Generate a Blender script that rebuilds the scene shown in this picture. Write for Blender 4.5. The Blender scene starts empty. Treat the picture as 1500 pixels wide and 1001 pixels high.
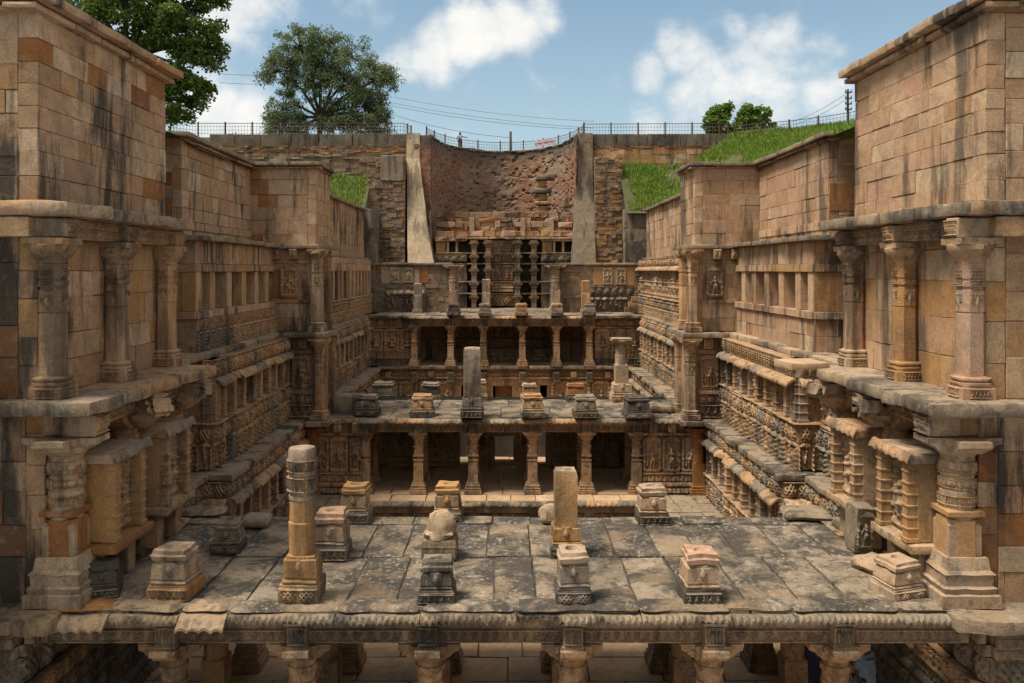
import bpy, math, random
import numpy as np
from mathutils import Matrix, Vector
rad = math.radians
scene = bpy.context.scene
C = scene.collection
R = random.Random(11)

# ------------------------------------------------------------------ camera, sky, sun, exposure
# world: X right, Y into the stepwell, Z up, metres; the lens is the origin
cam = bpy.data.cameras.new('camera')
cam.lens = 30.0
cam.sensor_width = 36.0
cam.shift_x = 10 / 1500
cam.shift_y = -104.5 / 1500
cam.clip_start = 0.1
cam.clip_end = 4000
camo = bpy.data.objects.new('camera', cam)
camo.rotation_euler = (rad(90), 0, 0)
C.objects.link(camo)
scene.camera = camo
scene.view_settings.view_transform = 'Standard'
scene.view_settings.look = 'None'
scene.view_settings.gamma = 1
scene.view_settings.exposure = 2.15
scene.view_settings.use_curve_mapping = False
SUN_EL, SUN_AZ = rad(64), rad(-112)           # azimuth from +Y towards +X
sl = bpy.data.lights.new('sun', 'SUN')
sl.energy = 1.35
sl.angle = rad(20)
sl.color = (1.0, 0.93, 0.82)
so = bpy.data.objects.new('sun', sl)
sdir = Vector((math.cos(SUN_EL) * math.sin(SUN_AZ), math.cos(SUN_EL) * math.cos(SUN_AZ), math.sin(SUN_EL)))
so.rotation_euler = (-sdir).to_track_quat('-Z', 'Y').to_euler()
so.location = (-30, 20, 60)
C.objects.link(so)

def px(x, y, z):
    """photo pixel at distance z -> point"""
    return Vector(((x - 740) / 1250 * z, z, (396 - y) / 1250 * z))

class NT:
    """small node-tree helper"""
    def __init__(s, t):
        s.t = t; s.n = t.nodes; s.l = t.links
    def new(s, kind, **kw):
        n = s.n.new(kind)
        for k, v in kw.items():
            if k.startswith('_'):
                setattr(n, k[1:], v)
            else:
                i = n.inputs[int(k[1:])] if k[0] == 'i' and k[1:].isdigit() else n.inputs[k]
                if hasattr(v, 'is_linked') or hasattr(v, 'links'):
                    s.l.new(v, i)
                else:
                    i.default_value = v
        return n
    def math(s, op, a, b=0.0, c=0.0, clamp=False):
        n = s.new('ShaderNodeMath', _operation=op, _use_clamp=clamp, i0=a, i1=b, i2=c)
        return n.outputs[0]
    def vmath(s, op, a, b=(0, 0, 0)):
        n = s.new('ShaderNodeVectorMath', _operation=op, i0=a, i1=b)
        return n.outputs['Value'] if op in ('DISTANCE', 'LENGTH', 'DOT_PRODUCT') else n.outputs[0]
    def noise(s, vec, scale, detail=4.0, rough=0.55, dist=0.0):
        n = s.new('ShaderNodeTexNoise', Vector=vec, Scale=scale, Detail=detail, Roughness=rough, Distortion=dist)
        return n.outputs['Fac']
    def ramp(s, fac, a, b, lo=0.0, hi=1.0):
        n = s.new('ShaderNodeMapRange', _interpolation_type='SMOOTHSTEP', Value=fac)
        n.inputs['From Min'].default_value = a; n.inputs['From Max'].default_value = b
        n.inputs['To Min'].default_value = lo; n.inputs['To Max'].default_value = hi
        return n.outputs[0]
    def mix(s, fac, a, b, mode='MIX'):
        n = s.n.new('ShaderNodeMix'); n.data_type = 'RGBA'; n.blend_type = mode
        for i, v in ((0, fac), (6, a), (7, b)):
            if hasattr(v, 'links'):
                s.l.new(v, n.inputs[i])
            else:
                n.inputs[i].default_value = v if i == 0 else (*v, 1)
        return n.outputs[2]
    def cramp(s, fac, cols, interp='LINEAR'):
        n = s.n.new('ShaderNodeValToRGB'); n.color_ramp.interpolation = interp
        e = n.color_ramp.elements
        while len(e) < len(cols):
            e.new(0.5)
        for k, c in enumerate(cols):
            e[k].position = k / (len(cols) - (0 if interp == 'CONSTANT' else 1))
            e[k].color = (*c, 1)
        s.l.new(fac, n.inputs[0])
        return n.outputs[0]

world = bpy.data.worlds.new('World')
scene.world = world
world.use_nodes = True
t = NT(world.node_tree)
t.n.clear()
sky = t.new('ShaderNodeTexSky', _sky_type='NISHITA', _sun_disc=False, _sun_elevation=SUN_EL, _sun_rotation=SUN_AZ)
sky.air_density = 1.0; sky.dust_density = 1.2; sky.ozone_density = 2.0
SKY = 0.05
d = t.new('ShaderNodeTexCoord').outputs['Generated']
d = t.vmath('NORMALIZE', d)
def pdir(x, y):
    return Vector(((x - 740) / 1250, 1, (396 - y) / 1250)).normalized()[:]
warp = t.vmath('SCALE', t.vmath('SUBTRACT', t.new('ShaderNodeTexNoise', Vector=d, Scale=7.0, Detail=5.0).outputs['Color'], (.5, .5, .5)))
t.n[-1].inputs[3].default_value = 0.09
dw = t.vmath('ADD', d, warp)
blob = None
for (x, y, r, w) in [(590, 80, 58, .75), (640, 72, 62, .95), (690, 55, 66, 1), (735, 35, 60, .9), (775, 12, 50, .65), (650, 95, 45, .6),
                     (868, 140, 26, .5), (905, 132, 36, .6), (955, 122, 46, .7), (1010, 92, 50, .68), (1060, 125, 60, .72), (1110, 100, 66, .78), (1150, 66, 60, .75), (1195, 80, 62, .62), (1085, 45, 40, .45), (1140, 25, 34, .42), (1215, 130, 66, .62), (1020, 155, 60, .55), (1130, 150, 70, .6), (950, 170, 60, .4),
                     (320, 15, 90, .7), (230, 10, 110, .7), (400, 12, 60, .5), (540, 15, 55, .45), (360, 165, 60, .85), (310, 170, 70, .85), (1160, 15, 40, .4), (500, 35, 60, .4), (800, 165, 60, .25), (690, 150, 60, .15)]:
    dd = t.vmath('DISTANCE', dw, pdir(x, y))
    v = t.ramp(dd, r * 1.25 / 1250, r * .25 / 1250, 0, w)
    blob = v if blob is None else t.math('MAXIMUM', blob, v)
nz = t.noise(t.vmath('MULTIPLY', d, (1, 1, 1.7)), 7.0, 10.0, .6, .25)
fine = t.noise(d, 30.0, 8.0, .6, .1)
wide = t.ramp(t.noise(t.vmath('MULTIPLY', d, (1, 1, 1.9)), 2.1, 3.0), .36, .54, 0, 1.0)
front = t.ramp(t.new('ShaderNodeSeparateXYZ', Vector=d).outputs[1], .45, .8, 1, 0)     # thick cloud over the unseen dome, added for soft fill light
dens = t.math('MAXIMUM', blob, t.math('MULTIPLY', wide, front))
dens = t.math('ADD', t.math('MULTIPLY', dens, .95), t.math('ADD', t.math('MULTIPLY', t.math('SUBTRACT', nz, .5), 1.7), t.math('MULTIPLY', t.math('SUBTRACT', fine, .5), .7)))
cloud = t.ramp(dens, .16, 1.02)
up = t.new('ShaderNodeSeparateXYZ', Vector=d).outputs[2]
hz = t.ramp(up, .42, .0, 0, .42)
cshade = t.ramp(t.noise(dw, 12.0, 6.0), .3, .7, .80, 1.0)
ccol = t.mix(cshade, (.158, .162, .165), (.232, .227, .216))
skyc = t.mix(1.0, sky.outputs[0], (SKY * .68, SKY * .70, SKY * .61), 'MULTIPLY')
skyc = t.mix(hz, skyc, (.135, .16, .178))
fin = t.mix(cloud, skyc, ccol)
bg = t.new('ShaderNodeBackground', Color=fin, Strength=1.0)
t.l.new(bg.outputs[0], t.new('ShaderNodeOutputWorld').inputs[0])

# ------------------------------------------------------------------ materials
def new_mat(name):
    m = bpy.data.materials.new(name); m.use_nodes = True
    t = NT(m.node_tree); t.n.clear()
    b = t.new('ShaderNodeBsdfPrincipled')
    b.inputs['Roughness'].default_value = .9
    b.inputs['Specular IOR Level'].default_value = .25
    o = t.new('ShaderNodeOutputMaterial')
    t.l.new(b.outputs[0], o.inputs[0])
    return m, t, b
def bump(t, b, h, strength, dist):
    n = t.new('ShaderNodeBump', Height=h, Strength=strength, Distance=dist)
    t.l.new(n.outputs[0], b.inputs['Normal'])

def stone(name, pal, stain=.55, grey=.4, ochre=.3, strata=.35, bumpd=.02, stain_scale=.55, speck=.25, lich=0.0, val=1.0, mott=.0):
    pal = [tuple(min(.64, c * k) for c, k in zip(q, (1.31, 1.19, 1.045))) for q in pal]
    m, t, b = new_mat(name)
    P = t.new('ShaderNodeNewGeometry').outputs['Position']
    r = t.new('ShaderNodeObjectInfo').outputs['Random']
    off = t.new('ShaderNodeCombineXYZ', X=t.math('MULTIPLY', r, 91), Y=t.math('MULTIPLY', r, 53), Z=t.math('MULTIPLY', r, 71)).outputs[0]
    Q = t.vmath('ADD', P, off)
    rot = t.new('ShaderNodeVectorRotate', _rotation_type='AXIS_ANGLE', Vector=Q, Angle=t.math('MULTIPLY', r, 37.0))
    rot.inputs['Axis'].default_value = (.55, .6, .58)
    Qr = t.vmath('MULTIPLY', rot.outputs[0], (1, 1, 3.2))
    base = t.cramp(t.math('FRACT', t.math('MULTIPLY', r, 17.31)), pal)
    s1 = t.noise(Qr, 1.3, 7, .6, 1.2)
    base = t.mix(t.ramp(s1, .3, .72, 0, strata), base, tuple(min(1, c * .48 * k) for c, k in zip(pal[0], (1, .85, .65))), 'MIX')
    light = t.ramp(t.noise(Qr, .9, 5, .55, .6), .5, .75, 0, .28)
    base = t.mix(light, base, tuple(min(1, c * 1.25) for c in pal[-1]))
    oc = t.ramp(t.noise(Q, .9, 5, .6, .4), .58, .74, 0, ochre)
    base = t.mix(oc, base, (.36 * val, .185 * val, .055 * val))
    gr = t.ramp(t.noise(P, .8, 8, .65), .48, .68, 0, grey)
    base = t.mix(gr, base, (.19 * val, .17 * val, .145 * val))
    st = t.noise(t.vmath('MULTIPLY', P, (1.25, 1.25, .16)), stain_scale * 2.2, 8, .66, .2)
    st2 = t.noise(P, .22, 3, .5)
    st = t.math('ADD', st, t.math('MULTIPLY', t.math('SUBTRACT', st2, .5), .6))
    base = t.mix(t.ramp(st, .50, .64, 0, stain), base, (.042, .036, .03))
    if mott:
        mo = t.noise(P, 3.6, 8, .72, .3)
        base = t.mix(t.ramp(mo, .50, .62, 0, mott), base, (.075, .06, .045))
        mo = t.noise(t.vmath('ADD', P, (4, 8, 2)), 4.4, 8, .72, .3)
        base = t.mix(t.ramp(mo, .55, .66, 0, mott * .8), base, (.46, .38, .28))
    if lich:
        lc = t.noise(P, 5.0, 9, .7, .3)
        base = t.mix(t.ramp(lc, .58, .68, 0, lich), base, (.40, .37, .31))
    sp = t.noise(P, 26, 5, .7)
    base = t.mix(1.0, base, t.cramp(t.ramp(sp, .25, .75, 0, 1), [(1 - speck * 1.5,) * 3, (1 + speck * .3,) * 3]), 'MULTIPLY')
    t.l.new(base, b.inputs['Base Color'])
    h = t.math('ADD', t.math('MULTIPLY', t.noise(Qr, 5, 8, .65, .4), .8), t.math('MULTIPLY', t.noise(P, 34, 5, .7), .35))
    bump(t, b, h, .7, bumpd)
    return m

TAN = [(.42, .30, .20), (.37, .255, .16), (.49, .37, .26), (.33, .21, .125), (.43, .29, .19), (.40, .295, .20), (.29, .185, .115), (.52, .415, .30), (.42, .275, .20), (.36, .23, .12), (.45, .33, .225), (.40, .27, .185)]
M = {}
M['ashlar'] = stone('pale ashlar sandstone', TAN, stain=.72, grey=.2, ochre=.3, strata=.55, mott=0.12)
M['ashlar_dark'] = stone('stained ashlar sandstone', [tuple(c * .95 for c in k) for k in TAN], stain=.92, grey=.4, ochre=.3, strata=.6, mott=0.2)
M['rust'] = stone('rust coloured sandstone', [(.24, .10, .035), (.30, .15, .05), (.20, .085, .04), (.28, .15, .07)], stain=.5, grey=.3, ochre=.5, val=.9, mott=0.3)
M['carved'] = stone('carved sandstone', [(.32, .21, .12), (.37, .26, .16), (.33, .205, .11), (.39, .285, .185), (.32, .225, .145)], stain=.6, grey=.4, ochre=.35, strata=.35, bumpd=.03, mott=0.62)
M['carved_pale'] = stone('weathered pale carving', [(.31, .235, .165), (.37, .29, .21), (.34, .245, .165)], stain=.55, grey=.4, ochre=.18, strata=.25, bumpd=.02, mott=0.5)
M['carved_grey'] = stone('grey weathered carving', [(.17, .145, .112), (.23, .20, .16), (.20, .165, .12)], stain=.75, grey=.6, ochre=.15, lich=.35, bumpd=.03, mott=0.6)
M['ledge'] = stone('weathered ledge stone', [(.20, .165, .125), (.26, .215, .16), (.28, .21, .14), (.22, .18, .14)], stain=.72, grey=.6, ochre=.15, lich=.3, bumpd=.03, mott=0.55)
M['ochre'] = stone('ochre sandstone', [(.34, .20, .085), (.37, .235, .115), (.31, .165, .065)], stain=.45, grey=.25, ochre=.5, bumpd=.02, mott=0.2)
M['pink'] = stone('pinkish sandstone', [(.37, .25, .175), (.42, .285, .205), (.34, .215, .15)], stain=.4, grey=.3, ochre=.1, bumpd=.02, mott=0.25)
M['black'] = stone('blackened stone and painted shade', [(.05, .045, .04), (.075, .066, .056), (.06, .052, .045)], stain=.6, grey=.35, ochre=.05, lich=.3, bumpd=.03)  # also painted in for the shade behind openings and in the well recess
M['joint'] = stone('joint filling', [(.17, .125, .085), (.19, .14, .095)], stain=.5, grey=.2, ochre=.1)
M['paving'] = stone('sandstone paving', [(.36, .26, .165), (.42, .31, .205), (.39, .275, .175), (.45, .335, .225)], stain=.2, grey=.3, ochre=.12, bumpd=.012)
M['rubble'] = stone('rubble masonry', [(.20, .13, .08), (.26, .185, .12), (.17, .12, .08), (.30, .22, .15), (.23, .12, .05), (.14, .10, .075)], stain=.62, grey=.5, ochre=.3, bumpd=.04, mott=0.5)
M['plaster'] = stone('old lime plaster', [(.50, .395, .285), (.52, .41, .30)], stain=.55, grey=.25, ochre=.1, strata=.25, bumpd=.03, mott=0.25)
M['plaster_grey'] = stone('grey cement plaster', [(.21, .172, .13), (.24, .195, .15)], stain=.72, grey=.5, ochre=.15, lich=.15, bumpd=.04, mott=0.35)
M['concrete'] = stone('rim concrete', [(.11, .095, .075), (.14, .12, .095)], stain=.7, grey=.5, ochre=.0, mott=0.4)

def roof_mat():
    m, t, b = new_mat('lichen covered roof stone')
    P = t.new('ShaderNodeNewGeometry').outputs['Position']
    r = t.new('ShaderNodeObjectInfo').outputs['Random']
    base = t.cramp(t.math('FRACT', t.math('MULTIPLY', r, 13.7)), [(.27, .20, .135), (.315, .245, .165), (.28, .21, .14), (.35, .27, .185), (.23, .18, .125)])
    off = t.new('ShaderNodeCombineXYZ', X=t.math('MULTIPLY', r, 5), Y=t.math('MULTIPLY', r, 7)).outputs[0]
    a = t.noise(t.vmath('ADD', P, off), .75, 10, .68, .35)
    base = t.mix(t.ramp(a, .42, .55, 0, .86), base, (.038, .034, .029))
    c = t.noise(t.vmath('ADD', P, (7, 3, 0)), 9.5, 9, .78, .2)
    c2 = t.noise(P, .55, 5, .6)
    base = t.mix(t.math('MULTIPLY', t.ramp(c, .54, .60), t.ramp(c2, .38, .60, .1, .85)), base, (.52, .45, .36))
    dk = t.noise(t.vmath('ADD', P, (3, 17, 0)), 4.0, 9, .75, .4)
    base = t.mix(t.ramp(dk, .50, .62, 0, .75), base, (.06, .05, .04))
    br = t.noise(t.vmath('ADD', P, (1, 9, 4)), .8, 7, .65)
    base = t.mix(t.ramp(br, .52, .64, 0, .6), base, (.30, .205, .12))
    pat = t.noise(t.vmath('ADD', P, (31, 9, 4)), .9, 6, .65)
    base = t.mix(t.ramp(pat, .61, .67, 0, .7), base, (.40, .32, .235))
    sp = t.noise(P, 40, 5, .75)
    base = t.mix(1.0, base, t.cramp(t.ramp(sp, .25, .75), [(.5,) * 3, (1.1,) * 3]), 'MULTIPLY')
    t.l.new(base, b.inputs['Base Color'])
    h = t.math('ADD', t.math('MULTIPLY', t.noise(P, 6, 9, .7), 1.0), t.math('MULTIPLY', t.noise(P, 40, 4, .7), .3))
    bump(t, b, h, .9, .035)
    return m
M['roof'] = roof_mat()

def brick_mat():
    m, t, b = new_mat('eroded brickwork with plaster')
    P = t.new('ShaderNodeNewGeometry').outputs['Position']
    course = t.new('ShaderNodeTexNoise', Vector=t.vmath('MULTIPLY', P, (2.4, 2.4, 4.2)), Scale=1.0, Detail=5.0, Roughness=.7).outputs['Fac']
    base = t.cramp(course, [(.11, .04, .025), (.18, .075, .042), (.23, .115, .068), (.29, .165, .10), (.21, .11, .068)])
    pl = t.noise(t.vmath('MULTIPLY', P, (1, 1, 1.8)), .22, 7, .65, .2)
    pl2 = t.noise(t.vmath('MULTIPLY', P, (1, 1, 2.0)), 2.2, 6, .7)
    base = t.mix(t.ramp(t.math('ADD', pl, t.math('MULTIPLY', t.math('SUBTRACT', pl2, .5), .55)), .45, .57, 0, .8), base, (.27, .195, .13))
    bl = t.noise(t.vmath('MULTIPLY', P, (1.1, 1.1, 2.6)), 1.15, 8, .75, .3)
    base = t.mix(t.ramp(bl, .60, .66, 0, .85), base, (.075, .028, .018))
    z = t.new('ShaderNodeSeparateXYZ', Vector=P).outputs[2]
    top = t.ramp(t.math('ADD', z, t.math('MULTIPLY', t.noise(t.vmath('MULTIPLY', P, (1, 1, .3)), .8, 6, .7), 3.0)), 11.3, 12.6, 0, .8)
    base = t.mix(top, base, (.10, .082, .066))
    t.l.new(base, b.inputs['Base Color'])
    h = t.math('ADD', course, t.math('ADD', t.noise(P, 3.5, 8, .7), t.math('MULTIPLY', bl, -2.0)))
    bump(t, b, h, .9, .05)
    return m
M['brick'] = brick_mat()

def simple(name, col, var=.25, scale=4.0, rough=.85, col2=None, metal=0.0, trans=0.0):
    m, t, b = new_mat(name)
    P = t.new('ShaderNodeNewGeometry').outputs['Position']
    f = t.noise(P, scale, 6, .65)
    c2 = col2 or tuple(c * (1 - var) for c in col)
    t.l.new(t.mix(t.ramp(f, .3, .7), col, c2), b.inputs['Base Color'])
    b.inputs['Roughness'].default_value = rough
    b.inputs['Metallic'].default_value = metal
    return m
M['rust_metal'] = simple('rusted iron', (.11, .05, .03), col2=(.06, .035, .025), scale=9)
M['wire'] = simple('galvanised wire', (.16, .14, .12), col2=(.10, .075, .06), scale=3, rough=.6)
M['wood'] = simple('weathered pole wood', (.07, .055, .042), scale=5)
M['bark'] = simple('bark', (.09, .068, .05), col2=(.05, .04, .03), scale=6)
M['skin'] = simple('brown skin', (.16, .075, .042), var=.1)
M['hair'] = simple('black hair', (.012, .01, .009))
M['shirt'] = simple('pale blue cotton', (.27, .40, .50), var=.25, scale=12)
M['shirt_light'] = simple('washed blue cotton', (.25, .34, .42), var=.3, scale=9)
M['trousers'] = simple('dark trousers', (.035, .032, .035), var=.3)
M['purple'] = simple('dark violet cotton', (.045, .038, .075), var=.35, scale=7)
M['white_cloth'] = simple('white cotton scarf', (.6, .6, .58), var=.2, scale=9)
M['banner'] = simple('faded pink banner cloth', (.42, .33, .34), var=.3, scale=2.5, col2=(.34, .24, .27))
M['soil'] = simple('grassy soil', (.055, .065, .02), col2=(.085, .07, .035), scale=1.3)
def leaf_mat(name, c1, c2, c3):
    m, t, b = new_mat(name)
    P = t.new('ShaderNodeNewGeometry').outputs['Position']
    r = t.new('ShaderNodeNewGeometry').outputs['Random Per Island']
    f = t.noise(P, .55, 4, .6)
    c = t.mix(t.ramp(f, .35, .65), c1, c2)
    c = t.mix(t.ramp(r, .45, 1.0, 0, .75), c, c3)
    t.l.new(c, b.inputs['Base Color'])
    b.inputs['Roughness'].default_value = .6
    try:
        b.inputs['Subsurface Weight'].default_value = 0
    except KeyError:
        pass
    tr = t.new('ShaderNodeBsdfTranslucent', Color=t.mix(1.0, c, (1.0, 1.15, .45), 'MULTIPLY'))
    mx = t.new('ShaderNodeMixShader', Fac=.3)
    t.l.new(b.outputs[0], mx.inputs[1]); t.l.new(tr.outputs[0], mx.inputs[2])
    o = [n for n in t.n if n.type == 'OUTPUT_MATERIAL'][0]
    t.l.new(mx.outputs[0], o.inputs[0])
    return m
M['leaf_dark'] = leaf_mat('broad dark green leaves', (.075, .125, .025), (.115, .175, .035), (.17, .21, .045))
M['leaf_grey'] = leaf_mat('fine grey green leaves', (.10, .13, .065), (.145, .175, .10), (.18, .22, .09))
M['leaf_light'] = leaf_mat('fresh green leaves', (.08, .14, .028), (.13, .195, .04), (.18, .24, .05))
M['grass'] = leaf_mat('fresh green grass', (.12, .215, .022), (.18, .26, .035), (.28, .27, .08))

# ------------------------------------------------------------------ object and mesh helpers
W = {}
I4 = Matrix.Identity(4)
def link(name, me, parent=None, M4=None, mat=None):
    o = bpy.data.objects.new(name, me)
    C.objects.link(o)
    M4 = M4 or I4
    if parent is not None:
        o.parent = parent
        o.matrix_basis = W[parent.name].inverted() @ M4
    else:
        o.matrix_basis = M4
    W[o.name] = M4.copy()
    return o
def T(x, y, z, rz=0.0, sx=1.0, sy=1.0, sz=1.0):
    m = Matrix.Rotation(rz, 4, 'Z') if rz else Matrix.Identity(4)
    if sx != 1 or sy != 1 or sz != 1:
        m = m @ Matrix.Diagonal((sx, sy, sz, 1))
    m.translation = (x, y, z)
    return m
def thing(name, label, cat, loc, group=None, kind=None):
    o = link(name, None, None, T(*loc))
    o.empty_display_size = .3
    return tag(o, label, cat, group, kind)
def tag(o, label=None, cat=None, group=None, kind=None):
    if label: o['label'] = label
    if cat: o['category'] = cat
    if group: o['group'] = group
    if kind: o['kind'] = kind
    return o
def mesh(name, V, F, mat, smooth=False):
    me = bpy.data.meshes.new(name)
    me.from_pydata(V if isinstance(V, list) else np.asarray(V).tolist(), [], F)
    if mat is not None:
        me.materials.append(M[mat] if isinstance(mat, str) else mat)
    if smooth:
        me.polygons.foreach_set('use_smooth', [True] * len(me.polygons))
    me.update()
    return me
def soften(me, ang=38):
    me.polygons.foreach_set('use_smooth', [True] * len(me.polygons))
    me.set_sharp_from_angle(angle=rad(ang))
    return me

def _hash(ix, iy, iz, s):
    n = (ix * 374761393 + iy * 668265263 + iz * 2147483647 + s * 144665) & 0x7fffffff
    n = (n ^ (n >> 13)) * 1274126177 & 0x7fffffff
    return ((n ^ (n >> 16)) & 0xffff) / 65535.0
def vnoise(P, s=0):
    P = np.asarray(P, float)
    i = np.floor(P).astype(np.int64); f = P - i; f = f * f * (3 - 2 * f)
    out = 0
    for dx in (0, 1):
        for dy in (0, 1):
            for dz in (0, 1):
                w = (f[..., 0] if dx else 1 - f[..., 0]) * (f[..., 1] if dy else 1 - f[..., 1]) * (f[..., 2] if dz else 1 - f[..., 2])
                out = out + w * _hash(i[..., 0] + dx, i[..., 1] + dy, i[..., 2] + dz, s)
    return out * 2 - 1
def fbm(P, octv=3, s=0):
    P = np.asarray(P, float); a, o = .5, 0
    for k in range(octv):
        o = o + a * vnoise(P * 2 ** k, s + k * 17); a *= .5
    return o

# chamfered block: 24 verts, 26 faces
def _cham():
    idx = {}
    k = 0
    for sx in (0, 1):
        for sy in (0, 1):
            for sz in (0, 1):
                for a in range(3):
                    idx[(sx, sy, sz, a)] = k; k += 1
    F = []
    for a in range(3):
        u, v = [x for x in range(3) if x != a]
        for s in (0, 1):
            q = []
            for (p, r) in ((0, 0), (1, 0), (1, 1), (0, 1)):
                c = [0, 0, 0]; c[a] = s; c[u] = p; c[v] = r
                q.append(idx[(*c, a)])
            F.append(q)
        for p in (0, 1):
            for r in (0, 1):
                q = []
                for (s, ax) in ((0, u), (0, v), (1, v), (1, u)):
                    c = [0, 0, 0]; c[a] = s; c[u] = p; c[v] = r
                    q.append(idx[(*c, ax)])
                F.append(q)
    for sx in (0, 1):
        for sy in (0, 1):
            for sz in (0, 1):
                F.append([idx[(sx, sy, sz, a)] for a in range(3)])
    # orient outward using a unit cube
    V = cham_verts(1, 1, 1, .2)
    G = []
    for f in F:
        p = [Vector(V[i]) for i in f]
        n = (p[1] - p[0]).cross(p[2] - p[0]); c = sum(p, Vector()) / len(p)
        G.append(f if n.dot(c) > 0 else f[::-1])
    return G
def cham_verts(dx, dy, dz, b):
    hx, hy, hz = dx / 2, dy / 2, dz / 2
    V = []
    for sx in (-1, 1):
        for sy in (-1, 1):
            for sz in (-1, 1):
                V += [(sx * hx, sy * (hy - b), sz * (hz - b)), (sx * (hx - b), sy * hy, sz * (hz - b)), (sx * (hx - b), sy * (hy - b), sz * hz)]
    return V
CHAM_F = _cham()
def cham_mesh(name, dx, dy, dz, b, mat, jit=0.0):
    V = np.array(cham_verts(dx, dy, dz, b))
    if jit:
        j = np.array([[R.uniform(-jit, jit) for _ in range(3)] for _ in range(8)])
        V += np.repeat(j, 3, axis=0)
    return mesh(name, V, CHAM_F, mat)

_lat = {}
def lattice(nx, ny, nz):
    k = (nx, ny, nz)
    if k in _lat:
        return _lat[k]
    idx = {}; P = []; F = []
    def vid(a, b, c):
        if (a, b, c) not in idx:
            idx[(a, b, c)] = len(P); P.append((a / nx, b / ny, c / nz))
        return idx[(a, b, c)]
    for i in range(nx):
        for j in range(ny):
            F.append([vid(i, j, 0), vid(i, j + 1, 0), vid(i + 1, j + 1, 0), vid(i + 1, j, 0)])
            F.append([vid(i, j, nz), vid(i + 1, j, nz), vid(i + 1, j + 1, nz), vid(i, j + 1, nz)])
    for i in range(nx):
        for c in range(nz):
            F.append([vid(i, 0, c), vid(i + 1, 0, c), vid(i + 1, 0, c + 1), vid(i, 0, c + 1)])
            F.append([vid(i, ny, c), vid(i, ny, c + 1), vid(i + 1, ny, c + 1), vid(i + 1, ny, c)])
    for j in range(ny):
        for c in range(nz):
            F.append([vid(0, j, c), vid(0, j, c + 1), vid(0, j + 1, c + 1), vid(0, j + 1, c)])
            F.append([vid(nx, j, c), vid(nx, j + 1, c), vid(nx, j + 1, c + 1), vid(nx, j, c + 1)])
    _lat[k] = (np.array(P), F)
    return _lat[k]
def rough_box(name, dx, dy, dz, n, amp, mat, seed=0, freq=2.0, rnd=.02, smooth=False, front_amp=0.0):
    """worn slab centred on x and y, top at z=0"""
    P, F = lattice(*n)
    V = (P - (.5, .5, 1.0)) * (dx, dy, dz)
    e = (np.isclose(P, 0) | np.isclose(P, 1)).sum(axis=1)
    ctr = np.array((0, 0, -dz / 2))
    k = np.where(e >= 2, 1, 0)[:, None]
    V = V - np.sign(V - ctr) * rnd * k
    s = seed * 7.3
    N = np.stack([fbm(V * freq + s, 3, 1), fbm(V * freq + s + 31, 3, 2), fbm(V * freq + s + 57, 3, 3)], axis=1)
    V = V + N * amp * (1, 1, .6)
    if front_amp:
        w = np.clip(.5 - V[:, 1] / dy, 0, 1) ** 2
        V[:, 1] += w * front_amp * (fbm(np.stack([V[:, 0] * 1.6 + s, V[:, 0] * 0, V[:, 0] * 0], axis=1), 3, 5) + .25)
    return soften(mesh(name, V, F, mat, smooth))

def ring(shape, n):
    a = (np.arange(n) + (0 if n != 24 else 0)) * 2 * math.pi / n + math.pi / 4
    if shape == 'q':                                      # square with chamfered corners
        r = np.minimum(1 / np.maximum(np.abs(np.cos(a)), np.abs(np.sin(a))), 1.18 / np.maximum(np.abs(np.cos(a - math.pi / 4)), np.abs(np.sin(a - math.pi / 4))))
    elif shape == 'x':                                    # square with re-entrant corners
        r = 1 / np.maximum(np.abs(np.cos(a)), np.abs(np.sin(a)))
        k = np.arange(n) % (n // 4)
        r = np.where(k == 0, r * .80, r)
    elif shape == 's':
        r = 1 / np.maximum(np.abs(np.cos(a)), np.abs(np.sin(a)))
    elif shape == 'o':
        r = 1 / np.cos(((a + math.pi / 8) % (math.pi / 4)) - math.pi / 8)
    elif shape == 'h':                                    # scalloped
        r = 1 + .05 * np.cos(a * 8)
    else:
        r = np.ones(n) * 1.03
    return np.stack([r * np.cos(a), r * np.sin(a)], axis=1)
def loft(name, levels, mat, n=16, rough=0.0, seed=0, sx=1.0, smooth=False, dish=0.0, freq=5.0):
    """levels: (z, radius or (rx, ry), shape)"""
    V = []
    for (z, r, sh) in levels:
        rx, ry = r if isinstance(r, tuple) else (r, r)
        q = ring(sh, n)
        V.append(np.stack([q[:, 0] * rx * sx, q[:, 1] * ry, np.full(n, z)], axis=1))
    L = len(V)
    V = np.concatenate(V + [np.array([[0, 0, levels[0][0]], [0, 0, levels[-1][0] - dish]])])
    if rough:
        s = seed * 3.7
        V = V + rough * np.stack([fbm(V * freq + s, 3, 1), fbm(V * freq + s + 9, 3, 2), .5 * fbm(V * freq + s + 5, 3, 3)], axis=1)
    F = []
    for i in range(L - 1):
        for k in range(n):
            F.append([i * n + k, i * n + (k + 1) % n, (i + 1) * n + (k + 1) % n, (i + 1) * n + k])
    for k in range(n):
        F.append([L * n, (k + 1) % n, k])
        F.append([L * n + 1, (L - 1) * n + k, (L - 1) * n + (k + 1) % n])
    return soften(mesh(name, V, F, mat, smooth), 32)
def prism(name, poly, y0, y1, mat):
    """polygon in (x, z), extruded from y0 to y1"""
    n = len(poly)
    V = [(x, y0, z) for x, z in poly] + [(x, y1, z) for x, z in poly]
    F = [list(range(n)), list(range(2 * n - 1, n - 1, -1))] + [[k, n + k, n + (k + 1) % n, (k + 1) % n] for k in range(n)]
    me = mesh(name, V, F, mat)
    import bmesh
    bm = bmesh.new(); bm.from_mesh(me); bmesh.ops.recalc_face_normals(bm, faces=bm.faces); bm.to_mesh(me); bm.free()
    return me
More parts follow.
